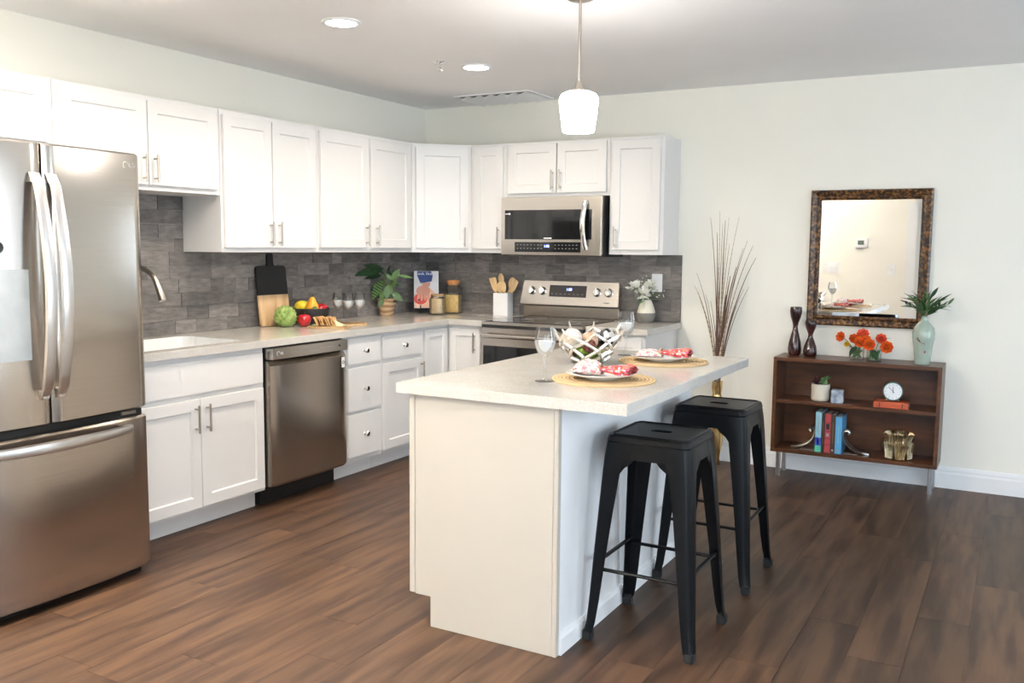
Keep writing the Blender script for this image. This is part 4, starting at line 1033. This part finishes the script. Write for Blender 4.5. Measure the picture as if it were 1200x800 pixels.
# two-tone vase with white flowers
VF = (1.895,-.120,KZ)
t = thing('flower_vase', 'small egg-shaped vase, cream above and grey below, right of range', 'vase', VF)
G().lathe([(0,0),(.038,0),(.050,.010),(.0600,.035),(.0625,.052),(.0612,.066)], 32).obj('grey_base', 'vase_grey', t, smooth=True)
G().lathe([(.0612,.0662),(.058,.085),(.047,.118),(.035,.145),(.031,.154),(.027,.153),(.040,.118),(.050,.085),(.050,.0662)], 32).obj('cream_body', 'vase_cream', t, smooth=True)
ptm = leaf_mesh(.040, .014, -.25, .2, 'petal', 5, .0004)
def white_flower(off, label, n=26, R_=.030):
    o = thing('white_flower', label, 'flower', VF, 0, 'white blooms')
    c = Vector(off); lr = random.Random(int(off[0]*1000))
    G().tube(bez([(0,0,.10),(off[0]*.3,off[1]*.3,off[2]*.8),off],6), .0022, 6).obj('stem', 'stem_green', o, smooth=True)
    for k in range(n):
        v = Vector((lr.uniform(-1,1),lr.uniform(-1,1),lr.uniform(-.5,1))).normalized()
        p = c + v*R_*lr.uniform(.2,.9)
        inst('petal', ptm, 'petal_white', o, p, (math.asin(max(-1,min(1,v.z)))+lr.uniform(-.4,.4), lr.uniform(-.8,.8), math.atan2(v.y,v.x)-PI/2))
white_flower((-.070,-.045,.236), 'cluster of white blooms leaning left above the two-tone vase', 30, .036)
white_flower((.002,-.055,.190), 'cluster of white blooms low at the front of the two-tone vase', 30, .036)
white_flower((.015,.005,.240), 'white bloom behind, in the centre of the two-tone vase', 20, .030)
lm_ = leaf_mesh(.085, .010, .5, .2)
for k,(az,el,lab) in enumerate(((2.2,.5,'long green leaf bending left from the two-tone vase'),(-1.0,.9,'long green leaf bending right from the two-tone vase'),(-1.4,.55,'green leaf rising right of the white blooms'),(2.9,.2,'low green leaf at the left of the white blooms'))):
    o = inst('flower_leaf', lm_, 'leaf_green', None, (VF[0],VF[1],KZ+.145), (el,0,az), 1.1); tag(o, lab, 'leaf', 'leaves in the two-tone vase')
bbm = G().ball((0,0,0), .0042, 6, 4).mesh('bud')
for s_,(dx,dy,dz,lab) in enumerate(((.050,-.02,.270,'airy sprig of tiny white buds in front of the outlet'),(-.010,-.01,.290,'airy sprig of tiny white buds rising above the vase centre'),(.085,-.015,.225,'airy sprig of tiny white buds at the right of the vase'))):
    o = thing('bud_sprig', lab, 'flower', VF, 0, 'sprigs of tiny buds'); lr = random.Random(s_)
    g = G().tube(bez([(0,0,.12),(dx*.3,dy*.3,dz*.8),(dx,dy,dz)],6), .0012, 5)
    for k in range(12):
        q = Vector((dx+lr.uniform(-.035,.035),dy+lr.uniform(-.03,.03),dz+lr.uniform(-.05,.03)))
        g.tube([(dx*.7,dy*.7,dz*.82), tuple(q)], .0006, 4); inst('bud', bbm, 'petal_white', o, q)
    g.obj('stem', 'stem_green', o)

# ------------------------------------------------------------------ gold floor vase with dried reeds
GV = (2.405,-.135,0)
t = G().lathe([(0,0),(.030,0),(.032,.010),(.028,.04),(.036,.09),(.046,.15),(.042,.21),(.046,.28),(.052,.34),(.056,.395),(.048,.420),(.034,.440),(.029,.475),(.034,.510),(.031,.540),(.034,.556),(.028,.556),(.024,.52),(0,.50)], 36, wob=lambda a,z: 1+.09*math.sin(4*a+z*34)).obj('floor_vase', 'gold', None, GV, smooth=True, ang=80)
tag(t, 'tall twisted gold floor vase behind the island with dried reeds', 'vase')
rr3 = random.Random(21)
reedspec = [(-.17,1.18),(-.155,1.26),(-.07,1.62),(-.035,1.52),(-.015,1.66),(.0,1.58),(.03,1.60),(.055,1.45),(.045,1.62),(.10,1.30),(.135,1.42),(.17,1.47),(.20,1.44),(.15,1.16),(.11,1.05),(.07,1.24),(.02,1.34),(-.02,1.30),(.04,1.12),(-.06,1.08),(.10,1.62),(.25,1.36),(.19,1.17),(-.09,1.12),(.06,1.0),(.0,1.05),(.03,.98)]
for k,(rx, z) in enumerate(reedspec):
    f = rr3.uniform(-.03,.05); top = cam_r*rx + cam_f*f; top.y = min(top.y, .115)
    bx_ = rr3.uniform(-.012,.012); by_ = rr3.uniform(-.012,.012)
    pts = bez([(bx_,by_,.45),(bx_+top.x*.12,by_+top.y*.12,.45+(z-.45)*.45),(top.x*.55,top.y*.55,.45+(z-.45)*.8),(top.x,top.y,z)], 12)
    th = (.0105 if z < 1.36 else .0070) if k % 3 == 0 else .0046
    rad = [th*(1-.80*i/12) for i in range(13)]
    o = G().tube(pts, rad, 6).obj('dried_reed', 'reed_dark' if k % 4 else 'reed_pale', None, GV, smooth=True)
    tag(o, 'slender dried brown reed fanning out of the gold floor vase', 'reed', 'dried reeds in the gold vase')

# ------------------------------------------------------------------ bookcase
BX0, BX1, BYF, BYB, BZ0, BZ1 = 2.800, 3.746, -.292, -.020, .166, .757
t = thing('bookcase', 'low brown two-shelf wooden bookcase with metal legs under the mirror', 'bookcase', (BX0,BYF,0))
bwid = BX1-BX0; bdep = BYB-BYF; T = .022
G().box((0,0,BZ1-T),(bwid,bdep,BZ1)).obj('top_panel', 'walnut', t, bevel=.0015)
G().box((0,0,BZ0),(bwid,bdep,BZ0+T)).obj('bottom_panel', 'walnut', t, bevel=.0015)
for x in (0, bwid-T): G().box((x,0,BZ0+T+.0003),(x+T,bdep,BZ1-T-.0003)).obj('side_panel', 'walnut', t, bevel=.0015)
SHZ = .494
G().box((T+.0005,.010,SHZ-.020),(bwid-T-.0005,bdep-.012,SHZ)).obj('shelf', 'walnut', t, bevel=.0015)
G().box((T,bdep-.010,BZ0+T),(bwid-T,bdep-.002,BZ1-T)).obj('back_panel', 'walnut', t)
for x in (.022, bwid-.05):
    for y in (.075, bdep-.035): G().prism(rrect(x,x+.026,y-.013,y+.013,.004), 0, BZ0).obj('leg', 'leg_metal', t)
BT = BZ1; SB_ = BZ0+T
# on top
def wood_vase(loc, prof, label): o = G().lathe(prof, 36).obj('wood_candleholder', 'vase_brown', None, loc, smooth=True, ang=60); tag(o, label, 'vase', 'dark hourglass vases')
def hour(h, rb, rw, rt):
    return [(0,0),(rb*.78,0),(rb*.95,h*.05),(rb,h*.13),(rb*.90,h*.26),(rb*.60,h*.42),(rw*1.15,h*.52),(rw,h*.60),(rw*1.35,h*.68),(rt*.84,h*.79),(rt,h*.90),(rt*.98,h*.97),(rt*.90,h),(rt*.72,h),(rt*.68,h*.97),(0,h*.93)]
wood_vase((2.885,-.110,BT), hour(.302,.042,.0145,.037), 'taller dark brown hourglass wooden vase on the bookcase')
wood_vase((2.983,-.130,BT), hour(.222,.042,.0140,.0345), 'shorter dark brown hourglass wooden vase on the bookcase')
def cube_vase(loc, label, s=.040, h=.082):
    o = thing('glass_vase', label, 'vase', loc, .25, 'square glass vases')
    G().rings([[(x,y,z) for x,y in rrect(-s+i,s-i,-s+i,s-i,.006)] for i,z in ((0,0),(0,h),(.003,h),(.004,.008))]).obj('glass', 'glass', o, smooth=True, ang=40)
    g = G(); lr = random.Random(int(loc[0]*100))
    for k in range(26):
        p = [lr.uniform(-s+.008,s-.008) for _ in range(4)]; g.tube([(p[0],p[1],.012),(p[2],p[3],h*lr.uniform(.7,.95))], .0022, 5)
    g.obj('green_stems', 'stem_green', o)
FV1, FV2 = (3.262,-.150,BT), (3.362,-.175,BT)
cube_vase(FV1, 'square glass vase of green stems, left one under orange flowers')
cube_vase(FV2, 'square glass vase of green stems, right one under orange flowers')
rpm = leaf_mesh(.030, .0165, -.55, .35, 'petal', 6, .0005, 1.0)
def ranunculus(base, off, R_, m, label, face):
    """layered bloom facing roughly the room"""
    o = thing('ranunculus', label, 'flower', base, 0, 'orange ranunculus blooms')
    G().tube(bez([(off[0]*.15,off[1]*.15,.03),(off[0]*.4,off[1]*.4,off[2]*.8),off],6), .0022, 6).obj('stem', 'stem_green', o, smooth=True)
    q = Vector(face).normalized().to_track_quat('Z','Y').to_matrix().to_4x4()
    for layer, (n, tilt, sc) in enumerate(((8,.12,1.0),(7,.45,.85),(6,.80,.68),(5,1.15,.5))):
        for k in range(n):
            M_ = Matrix.Translation(off) @ q @ Matrix.Rotation(2*PI*(k+.5*layer)/n,4,'Z') @ Matrix.Translation((0,.003,.004*layer)) @ Matrix.Rotation(tilt,4,'X')
            p = inst('petal', rpm, m, o); p.matrix_local = M_ @ Matrix.Scale(R_/.030*sc,4)
    M_ = Matrix.Translation(off) @ q
    G().ball((0,0,.014), (R_*.26,R_*.26,R_*.22), 12, 8, M=M_).obj('eye', 'flower_eye', o, smooth=True)
mpet = bpy.data.materials
def rpm_for(m):
    me = rpm.copy(); me.materials.clear(); me.materials.append(MATS[m]); return me
_r = {m: rpm_for(m) for m in ('petal_orange','petal_coral','petal_yellow')}
def ran(base, off, R_, m, label, face=(.3,-1,.5)):
    global rpm
    rpm = _r[m]; ranunculus(base, off, R_*1.25, m, label, face)
ran(FV1, (-.085,-.02,.132), .026, 'petal_orange', 'orange bloom at the far left of the glass vases', (-.5,-1,.3))
ran(FV1, (-.052,-.025,.090), .014, 'petal_yellow', 'small yellow bud bloom low at the left of the vases', (-.3,-1,.4))
ran(FV1, (-.022,.010,.118), .026, 'petal_orange', 'orange bloom behind, left of the coral top bloom')
ran(FV1, (.030,.005,.145), .030, 'petal_coral', 'coral bloom highest above the left glass vase', (.1,-1,.8))
ran(FV1, (.020,-.045,.105), .030, 'petal_orange', 'large orange bloom low over the left glass vase front')
ran(FV2, (-.020,-.045,.098), .030, 'petal_orange', 'large orange bloom with yellow centre over the right glass vase', (.0,-1,.25))
ran(FV2, (-.042,-.010,.120), .024, 'petal_orange', 'orange bloom between the two glass vases', (-.1,-1,.5))
ran(FV2, (.035,.010,.130), .026, 'petal_coral', 'coral bloom at the back over the right glass vase', (.2,-1,.4))
ran(FV2, (.075,-.040,.090), .031, 'petal_orange', 'orange bloom at the far right of the glass vases', (.1,-1,.15))
blf = leaf_mesh(.085, .017, .35, .2)
for (b,off,el,az,lab) in ((FV2,(-.02,.0,.125),.35,1.4,'dark green leaf arching left above the right glass vase'),(FV2,(.01,.0,.12),.5,-1.15,'dark green leaf pointing right above the right glass vase'),(FV2,(0,-.03,.07),-.6,-2.6,'dark green leaf hanging down the front of the right vase'),(FV1,(0,-.03,.08),-.4,2.7,'dark green leaf hanging at the front of the left vase')):
    o = inst('flower_leaf', blf, 'leaf_dark', None, (b[0]+off[0],b[1]+off[1],b[2]+off[2]), (el,0,az)); tag(o, lab, 'leaf', 'leaves among the orange flowers')
# celadon vase with leafy branches
CV = (3.628,-.165,BT)
t = thing('celadon_vase', 'tall pale green glazed vase at the right end of the bookcase', 'vase', CV)
G().lathe([(0,0),(.041,0),(.043,.004),(.046,.04),(.053,.10),(.061,.155),(.062,.180),(.055,.210),(.038,.235),(.021,.250),(.017,.262),(.018,.276),(.020,.280),(.016,.280),(.013,.262),(0,.255)], 40).obj('body', 'celadon', t, smooth=True, ang=60)
def on_vase(a, z, du): r = {0:.0}.get(0); rr_ = .0535+(z-.10)*.145; return (rr_*math.cos(a)+.0, rr_*math.sin(a), z)
def painted(pts, w, m):
    g = G().tube([tuple(Vector(on_vase(a,z,0))*1.0) for a,z in pts], w, 5); g.obj('painted_mark', m, t)
a0 = -PI/2-.55+YAW
painted([(a0-.55,.150),(a0-.35,.140),(a0-.1,.128),(a0+.3,.122)], .0016, 'celadon_print'); painted([(a0-.45,.158),(a0-.3,.144),(a0-.15,.134)], .0028, 'celadon_print'); painted([(a0-.2,.112),(a0+.35,.116)], .0012, 'celadon_print')
painted([(a0+.35,.068),(a0+.37,.082)], .0030, 'celadon_red'); painted([(a0+.25,.070),(a0+.28,.078)], .0018, 'celadon_red')
lvm = leaf_mesh(.088, .0105, .12, .25); lvs = leaf_mesh(.070, .0095, .05, .25)
lr = random.Random(8)
for k,(rx,fz_,hz) in enumerate(((-.135,-.03,.125),(-.075,.0,.150),(-.02,-.04,.165),(.03,.01,.170),(.085,-.02,.150),(.135,-.01,.120),(-.05,-.06,.09),(.06,-.06,.095))):
    o = thing('leaf_sprig', 'green leafy branch spreading from the pale green vase', 'branch', (CV[0],CV[1],CV[2]+.262), 0, 'leafy branches in the pale green vase')
    tip = cam_r*rx*.95 + cam_f*fz_ + Vector((0,0,hz*.72)); tip.y = min(tip.y, .10)
    path = bez([(0,0,0),tuple(Vector((tip.x*.2,tip.y*.2,hz*.5))),tuple(tip)], 8)
    G().tube(path, .0016, 5).obj('stem', 'stem_green', o)
    for j in range(10):
        i_ = min(8, 2+int(j*.7)); p = path[i_]; d = (path[min(8,i_+1)]-path[i_-1]).normalized()
        az = math.atan2(d.y,d.x)-PI/2+lr.uniform(-1.0,1.0); el = math.asin(max(-1,min(1,d.z)))*.8+lr.uniform(-.25,.55)
        inst('leaf', lvm if j > 2 else lvs, 'leaf_green' if (j+k) % 3 else 'leaf_dark', o, p, (el, lr.uniform(-.7,.7), az), lr.uniform(.75,1.0))
# upper shelf: planter, candle cube, rust book with clock
t = thing('planter', 'small cream ceramic planter with purple and green succulent, upper shelf', 'planter', (3.068,-.190,SHZ))
G().lathe([(0,0),(.044,0),(.052,.006),(.0545,.014),(.0545,.104),(.0505,.104),(.049,.085),(0,.085)], 32).obj('pot', 'planter_cream', t, smooth=True)
G().lathe([(0,.086),(.049,.086),(0,.091)], 20).obj('soil', 'soil', t)
scm = leaf_mesh(.045, .016, -.1, .3, 'leaf', 6); lr = random.Random(4)
for k in range(26):
    gr = k % 2; cx = .022 if gr else -.024
    inst('leaf', scm, 'leaf_purple' if not gr else 'leaf_green', t, (cx+lr.uniform(-.012,.012), lr.uniform(-.018,.018), .092+lr.uniform(0,.035)), (lr.uniform(.2,1.2), lr.uniform(-.4,.4), lr.uniform(0,6.28)), lr.uniform(.6,1.0) if gr else lr.uniform(.5,.85))
o = G().box((-.035,-.035,0),(.035,.035,.078)).obj('candle_cube', 'marble_blue', None, (3.172,-.215,SHZ), (0,0,.1), bevel=.004); tag(o, 'small blue-grey marbled cube beside the planter on the upper shelf', 'ornament')
def book(name, label, loc, w, d, h, m, rotz=0, flat=False, group=None, extra=()):
    """upright: w thickness (x), d depth (y), h height; spine faces -y"""
    t = thing('book', label, 'book', loc, rotz, group)
    e = .0025
    G().box((0,0,0),(w,e,h)).box((0,e,0),(e,d,h)).box((w-e,e,0),(w,d,h)).obj('cover', m, t, bevel=.0006, seg=1)
    G().box((e,e,.004),(w-e,d-.004,h-.004)).obj('pages', 'book_page', t)
    for (z0,z1,x0,x1,mm,nm) in extra: G().box((w*x0,-.0006,h*z0),(w*x1,.0004,h*z1)).obj(nm, mm, t)
    return t
GB = 'upright books on the lower shelf'
bxs = 3.060; yb = -.262
def addbook(label, w, h, m, extra=(), gap=.0012, d=.17):
    global bxs
    book('book', label, (bxs, yb, SB_), w, d, h, m, 0, False, GB, extra); bxs += w+gap
addbook('pale teal book with navy and green spine foot, leftmost upright book', .036, .245, 'book_teal', ((.16,.36,0,1,'book_navy','spine_band'),(0,.159,0,1,'book_green','spine_band'),(.20,.33,.35,.6,'mark_grey','spine_mark'),(.45,.90,.42,.58,'mark_grey','spine_mark')))
addbook('thin dark book between the teal and red books', .017, .236, 'book_dark', ((.2,.8,.4,.6,'pear_stem','spine_mark'),))
addbook('red book with banded spine in the middle of the row', .034, .238, 'book_red', tuple((z,z+.012,0,1,'book_dark','spine_band') for z in (.2,.36,.55,.77)) + ((.60,.75,.2,.8,'book_dark','spine_mark'),(.42,.50,.3,.7,'mark_grey','spine_mark')))
addbook('dark brown book between the red and sky-blue books', .026, .236, 'book_brown', ((.25,.8,.4,.6,'pear_stem','spine_mark'),(.05,.10,.3,.7,'gold_pale','spine_mark')))
addbook('sky-blue book at the right end of the upright row', .036, .225, 'book_sky', ((.3,.75,.42,.58,'book_teal','spine_mark'),(.06,.10,.3,.7,'mark_grey','spine_mark')))
# scroll bookends
def bookend(loc, sgn, label):
    o = thing('bookend', label, 'bookend', loc, 0, 'scroll bookends')
    sp = [(sgn*(.004+ .022 + (.022-.0022*k)*math.cos(PI+ .55*k)), 0, .125+(.022-.0022*k)*math.sin(.55*k)) for k in range(9)][::-1]
    sw = bez([(sgn*.004,0,.125),(sgn*.004,0,.075),(sgn*.035,0,.020),(sgn*.150,0,.006)], 14)
    path = [Vector(p) for p in sp] + sw[1:]
    rs = []
    for i, p in enumerate(path):
        tn = (path[min(i+1,len(path)-1)]-path[max(i-1,0)]).normalized(); n_ = Vector((-tn.z,0,tn.x))
        w = .028 if i < len(path)-4 else .028*(len(path)-1-i)/4+.004; th = .007
        rs.append([tuple(p+n_*th*a+Vector((0,w*b,0))) for a,b in ((1,-.6),(.3,-1),(-1,-.9),(-1,.9),(.3,1),(1,.6),(.45,0))])
    G().rings(rs).obj('scroll', 'bookend_metal', o, smooth=True)
    a_, b_ = sorted((sgn*.002, sgn*.09)); G().box((a_,-.024,0),(b_,.024,.003)).obj('foot', 'bookend_metal', o)
bookend((bxs+.002,-.215,SB_), 1, 'silver scroll bookend right of the sky-blue book')
bookend((3.058,-.215,SB_), -1, 'silver scroll bookend left of the pale teal book')
t = thing('book', 'rust-orange book lying flat under the clock on the upper shelf', 'book', (3.385,-.262,SHZ))
G().box((0,0,0),(.190,.13,.004)).box((0,0,.030),(.190,.13,.034)).box((0,0,.004),(.190,.005,.030)).obj('cover', 'book_rust', t, bevel=.001, seg=1)
G().box((.004,.005,.004),(.186,.126,.030)).obj('pages', 'book_page', t)
for x in (.03,.155): G().box((x,-.0006,.004),(x+.006,.0004,.030)).obj('spine_band', 'book_brown', t)
t = thing('clock', 'round white-faced alarm clock on the rust-orange book', 'clock', (3.482,-.205,SHZ+.0342), .12)
CM = Matrix.Translation((0,0,.061)) @ Matrix.Rotation(PI/2,4,'X')
G().lathe([(0,-.018),(.048,-.018),(.054,-.012),(.0555,.012),(.054,.017),(.050,.019),(.050,.016),(0,.016)], 44, M=CM).obj('case', 'clock_body', t, smooth=True, ang=40)
fc = G().lathe([(0,.0162),(.0505,.0162),(.0505,.0172),(0,.0172)], 44, M=CM).obj('face', 'clock_face', t)
for k in range(12):
    a = PI/6*k; G().box((-.0012,.037,.0172),(.0012,.044,.0178), CM @ Matrix.Rotation(a,4,'Z')).obj('hour_mark', 'mark_grey', fc)
G().box((-.0016,-.010,.0180),(.0016,.026,.0186), CM).obj('hour_hand', 'black_plastic', fc)
G().box((-.0012,-.012,.0188),(.0012,.036,.0194), CM @ Matrix.Rotation(.78,4,'Z')).obj('minute_hand', 'black_plastic', fc)
for x in (-.030,.030): G().ball((x,-.004,.008), .0078, 12, 8).obj('foot', 'clock_metal', t, smooth=True)
# pleated gold vase
t = thing('pleated_vase', 'pale gold ornamental vase of overlapping pleated leaves, lower shelf', 'vase', (3.527,-.200,SB_))
G().lathe([(0,0),(.045,0),(.062,.02),(.068,.07),(.060,.12),(.045,.140),(.040,.150),(.036,.148),(.036,.13),(0,.12)], 32).obj('core', 'gold_pale', t, smooth=True)
def fan(L, w0, w1, curl):
    g = G(); n = 9
    def f(u, v):
        s = 2*v-1; w = w0+(w1-w0)*u; zig = .0035*(1 if int(round(v*(n-1))) % 2 else -1)
        return (s*w, -(.004+curl*u*u)+zig-.0*u, L*u*(1-.10*s*s))
    return G().sheet(7, n, f).mesh('pleat', thick=.0016)
fn = fan(.100,.026,.036,.004); fn2 = fan(.062,.024,.034,.012)
for k in range(7):
    a = 2*PI*k/7+.25; inst('pleat', fn, 'gold_pale', t, (.066*math.sin(a),-.066*math.cos(a),.008), (0,0,a))
for k in range(6):
    a = 2*PI*k/6+.0; inst('pleat', fn2, 'gold_pale', t, (.055*math.sin(a),-.055*math.cos(a),.095), (.1,0,a))
for k in range(6):
    a = 2*PI*k/6+.5; inst('pleat', fn2, 'gold_pale', t, (.072*math.sin(a),-.072*math.cos(a),.045), (.0,0,a), .8)

# ------------------------------------------------------------------ mirror
MX0, MX1, MZ0, MZ1 = 2.934, 3.630, .947, 1.782
t = thing('wall_mirror', 'rectangular wall mirror in a distressed gold-brown frame above the bookcase', 'mirror', ((MX0+MX1)/2,-.002,MZ0))
mw = (MX1-MX0)/2; mh = MZ1-MZ0
prof = [(0,0),(0,-.030),(.010,-.036),(.024,-.030),(.036,-.024),(.048,-.030),(.056,-.022),(.062,-.012),(.062,0)]   # inset, depth
def miter(side):
    c = {'b':((-mw,0),(mw,0)), 'r':((mw,0),(mw,mh)), 't':((mw,mh),(-mw,mh)), 'l':((-mw,mh),(-mw,0))}[side]
    inn = {'b':((1,1),(-1,1)), 'r':((-1,1),(-1,-1)), 't':((-1,-1),(1,-1)), 'l':((1,-1),(1,1))}[side]
    return G().rings([[(p[0]+d[0]*i, y, p[1]+d[1]*i) for i, y in prof] for p, d in zip(c, inn)])
for s_ in 'brtl': miter(s_).obj('frame_rail', 'mirror_frame', t, smooth=True, ang=30)
i0, i1, i2 = .060, .066, .082
def mr_(i, y): return [(-mw+i,y,i),(mw-i,y,i),(mw-i,y,mh-i),(-mw+i,y,mh-i)]
G().rings([mr_(i0,-.004), mr_(i0,-.0105), mr_(i2,-.0109)]).obj('mirror_glass', 'mirror_glass', t)

# ------------------------------------------------------------------ things on the front wall, seen in the mirror
o = thing('thermostat', 'white wall thermostat with small grey screen, reflected in the mirror', 'thermostat', (2.42,YP,1.505))
G().box((-.072,0,-.060),(.072,.024,.060)).obj('case', 'mark_white', o, bevel=.006); BX('screen', 'thermostat_screen', (-.040,.0235,-.022), (.030,.0250,.030), o)
def switch(x, z, n, label):
    o = thing('light_switch', label, 'switch', (x,YP,z), 0, 'light switches on the front wall'); w = .043*n if n == 1 else .030*n
    G().box((-w,0,-.064),(w,.006,.064)).obj('cover_plate', 'mark_white', o, bevel=.002)
    for k in range(n):
        c = (k-(n-1)/2)*.052; G().box((c-.006,.005,-.014),(c+.006,.014,.010)).obj('toggle', 'trim_white', o, bevel=.001)
switch(2.085,1.208,3,'white triple light switch below the thermostat in the mirror'); switch(2.760,1.193,1,'white single light switch near the door casing in the mirror')

# ------------------------------------------------------------------ ceiling fixtures
def downlight(x, y, label, w=CAN_W):
    t = thing('downlight', label, 'ceiling light', (x,y,ZC), 0, 'recessed ceiling lights')
    G().lathe([(.072,-.0005),(.095,-.0005),(.095,-.006),(.088,-.010),(.074,-.008),(.072,-.0005)], 40).obj('trim_ring', 'mark_white', t, smooth=True)
    G().lathe([(0,-.0035),(.073,-.0035),(.073,-.0055),(0,-.0055)], 32).obj('lens', 'lens_glow', t)
    l = bpy.data.lights.new('downlight_lamp', 'AREA'); l.shape = 'DISK'; l.size = .14; l.energy = w; l.color = WARM; l.spread = math.radians(150)
    lo = bpy.data.objects.new('downlight_lamp', l); COL.objects.link(lo); lo.parent = t; lo.location = (0,0,-.009)
downlight(1.228,-2.479, 'recessed round ceiling light nearer the refrigerator')
downlight(1.239,-1.274, 'recessed round ceiling light nearer the ceiling vent')
for k,(x,y) in enumerate(((1.23,-3.70),(1.23,-4.90),(4.3,-5.0),(4.3,-6.6))):  # unseen ceiling lights added to brighten the room
    downlight(x, y, 'recessed round ceiling light added out of view for extra room light', CAN_W*.5 if x < 3 else FILL_CAN_W)
t = thing('sprinkler', 'small chrome fire sprinkler head on the ceiling between the lights', 'sprinkler', (1.12,-1.474,ZC))
G().lathe([(.0,-.0005),(.040,-.0005),(.038,-.006),(.016,-.010),(0,-.010)], 24).obj('escutcheon', 'chrome', t, smooth=True)
G().lathe([(.008,-.009),(.008,-.030),(.004,-.034),(.004,-.044),(0,-.044)], 12).lathe([(0,-.044),(.015,-.044),(.015,-.047),(0,-.047)], 16).obj('head', 'chrome', t, smooth=True)
t = thing('ceiling_vent', 'white rectangular ceiling air vent with angled louvres in the corner', 'vent', (.850,-.265,ZC))
vx, vy = .30, .185
G().box((-vx+.02,-vy+.02,-.003),(vx-.02,vy-.02,-.0005)).obj('duct', 'vent_dark', t)
for a, b in (((-vx,-vy,-.008),(vx,-vy+.025,0)),((-vx,vy-.025,-.008),(vx,vy,0)),((-vx,-vy+.0252,-.008),(-vx+.025,vy-.0252,0)),((vx-.025,-vy+.0252,-.008),(vx,vy-.0252,0))):
    BX('frame_rail', 'trim_white', (a[0],a[1],-.008), (b[0],b[1],-.0002), t)
slm = G().box((-.034,-vy+.026,-.0010),(.034,vy-.026,.0010)).mesh('louvre')
for k in range(6): inst('louvre', slm, 'trim_white', t, (-vx+.072+k*.0915,0,-.016), (0,-.35,0))
PX, PY = 2.415,-2.355
t = thing('pendant_light', 'pendant lamp with a glowing white glass shade above the island', 'pendant light', (PX,PY,ZC))
G().lathe([(0,-.0005),(.058,-.0005),(.058,-.008),(.048,-.014),(.010,-.017),(0,-.017)], 28).obj('canopy', 'pendant_metal', t, smooth=True)
G().tube([(0,0,-.016),(0,0,-.358)], .0065, 12).obj('rod', 'pendant_metal', t, smooth=True)
G().lathe([(0,-.345),(.010,-.347),(.018,-.362),(.026,-.385),(.028,-.392),(0,-.392)], 24).obj('socket_cap', 'pendant_metal', t, smooth=True)
G().lathe([(.020,-.3885),(.050,-.392),(.074,-.402),(.083,-.420),(.083,-.440),(.076,-.500),(.069,-.552),(.066,-.560),(.064,-.560),(.067,-.552),(.074,-.500),(.081,-.440),(.081,-.421),(.072,-.404),(.050,-.394),(.020,-.391)], 40).obj('glass_shade', 'shade_glow', t, smooth=True)

# added uplight, out of view beyond the refrigerator, bouncing light off the ceiling
t = thing('added_uplight', 'metal uplighter added out of view beyond the refrigerator for ceiling bounce', 'lamp', (1.50,-4.72,0))
G().lathe([(0,0),(.14,0),(.14,.012),(.02,.024),(0,.024)], 32).obj('base', 'pendant_metal', t, smooth=True)
G().tube([(0,0,.022),(0,0,1.66)], .011, 12).obj('pole', 'pendant_metal', t, smooth=True)
G().lathe([(0,1.65),(.03,1.655),(.12,1.70),(.17,1.76),(.167,1.762),(.118,1.704),(.03,1.660),(0,1.658)], 32).obj('bowl_shade', 'pendant_metal', t, smooth=True)
l = bpy.data.lights.new('added_uplight_light', 'AREA'); l.shape = 'DISK'; l.size = .26; l.energy = FILL_UP_W; l.color = (1.0,.94,.86); l.spread = math.radians(138)
lo = bpy.data.objects.new('added_uplight_light', l); COL.objects.link(lo); lo.parent = t; lo.location = (0,0,1.76); lo.rotation_euler = (PI,0,0)
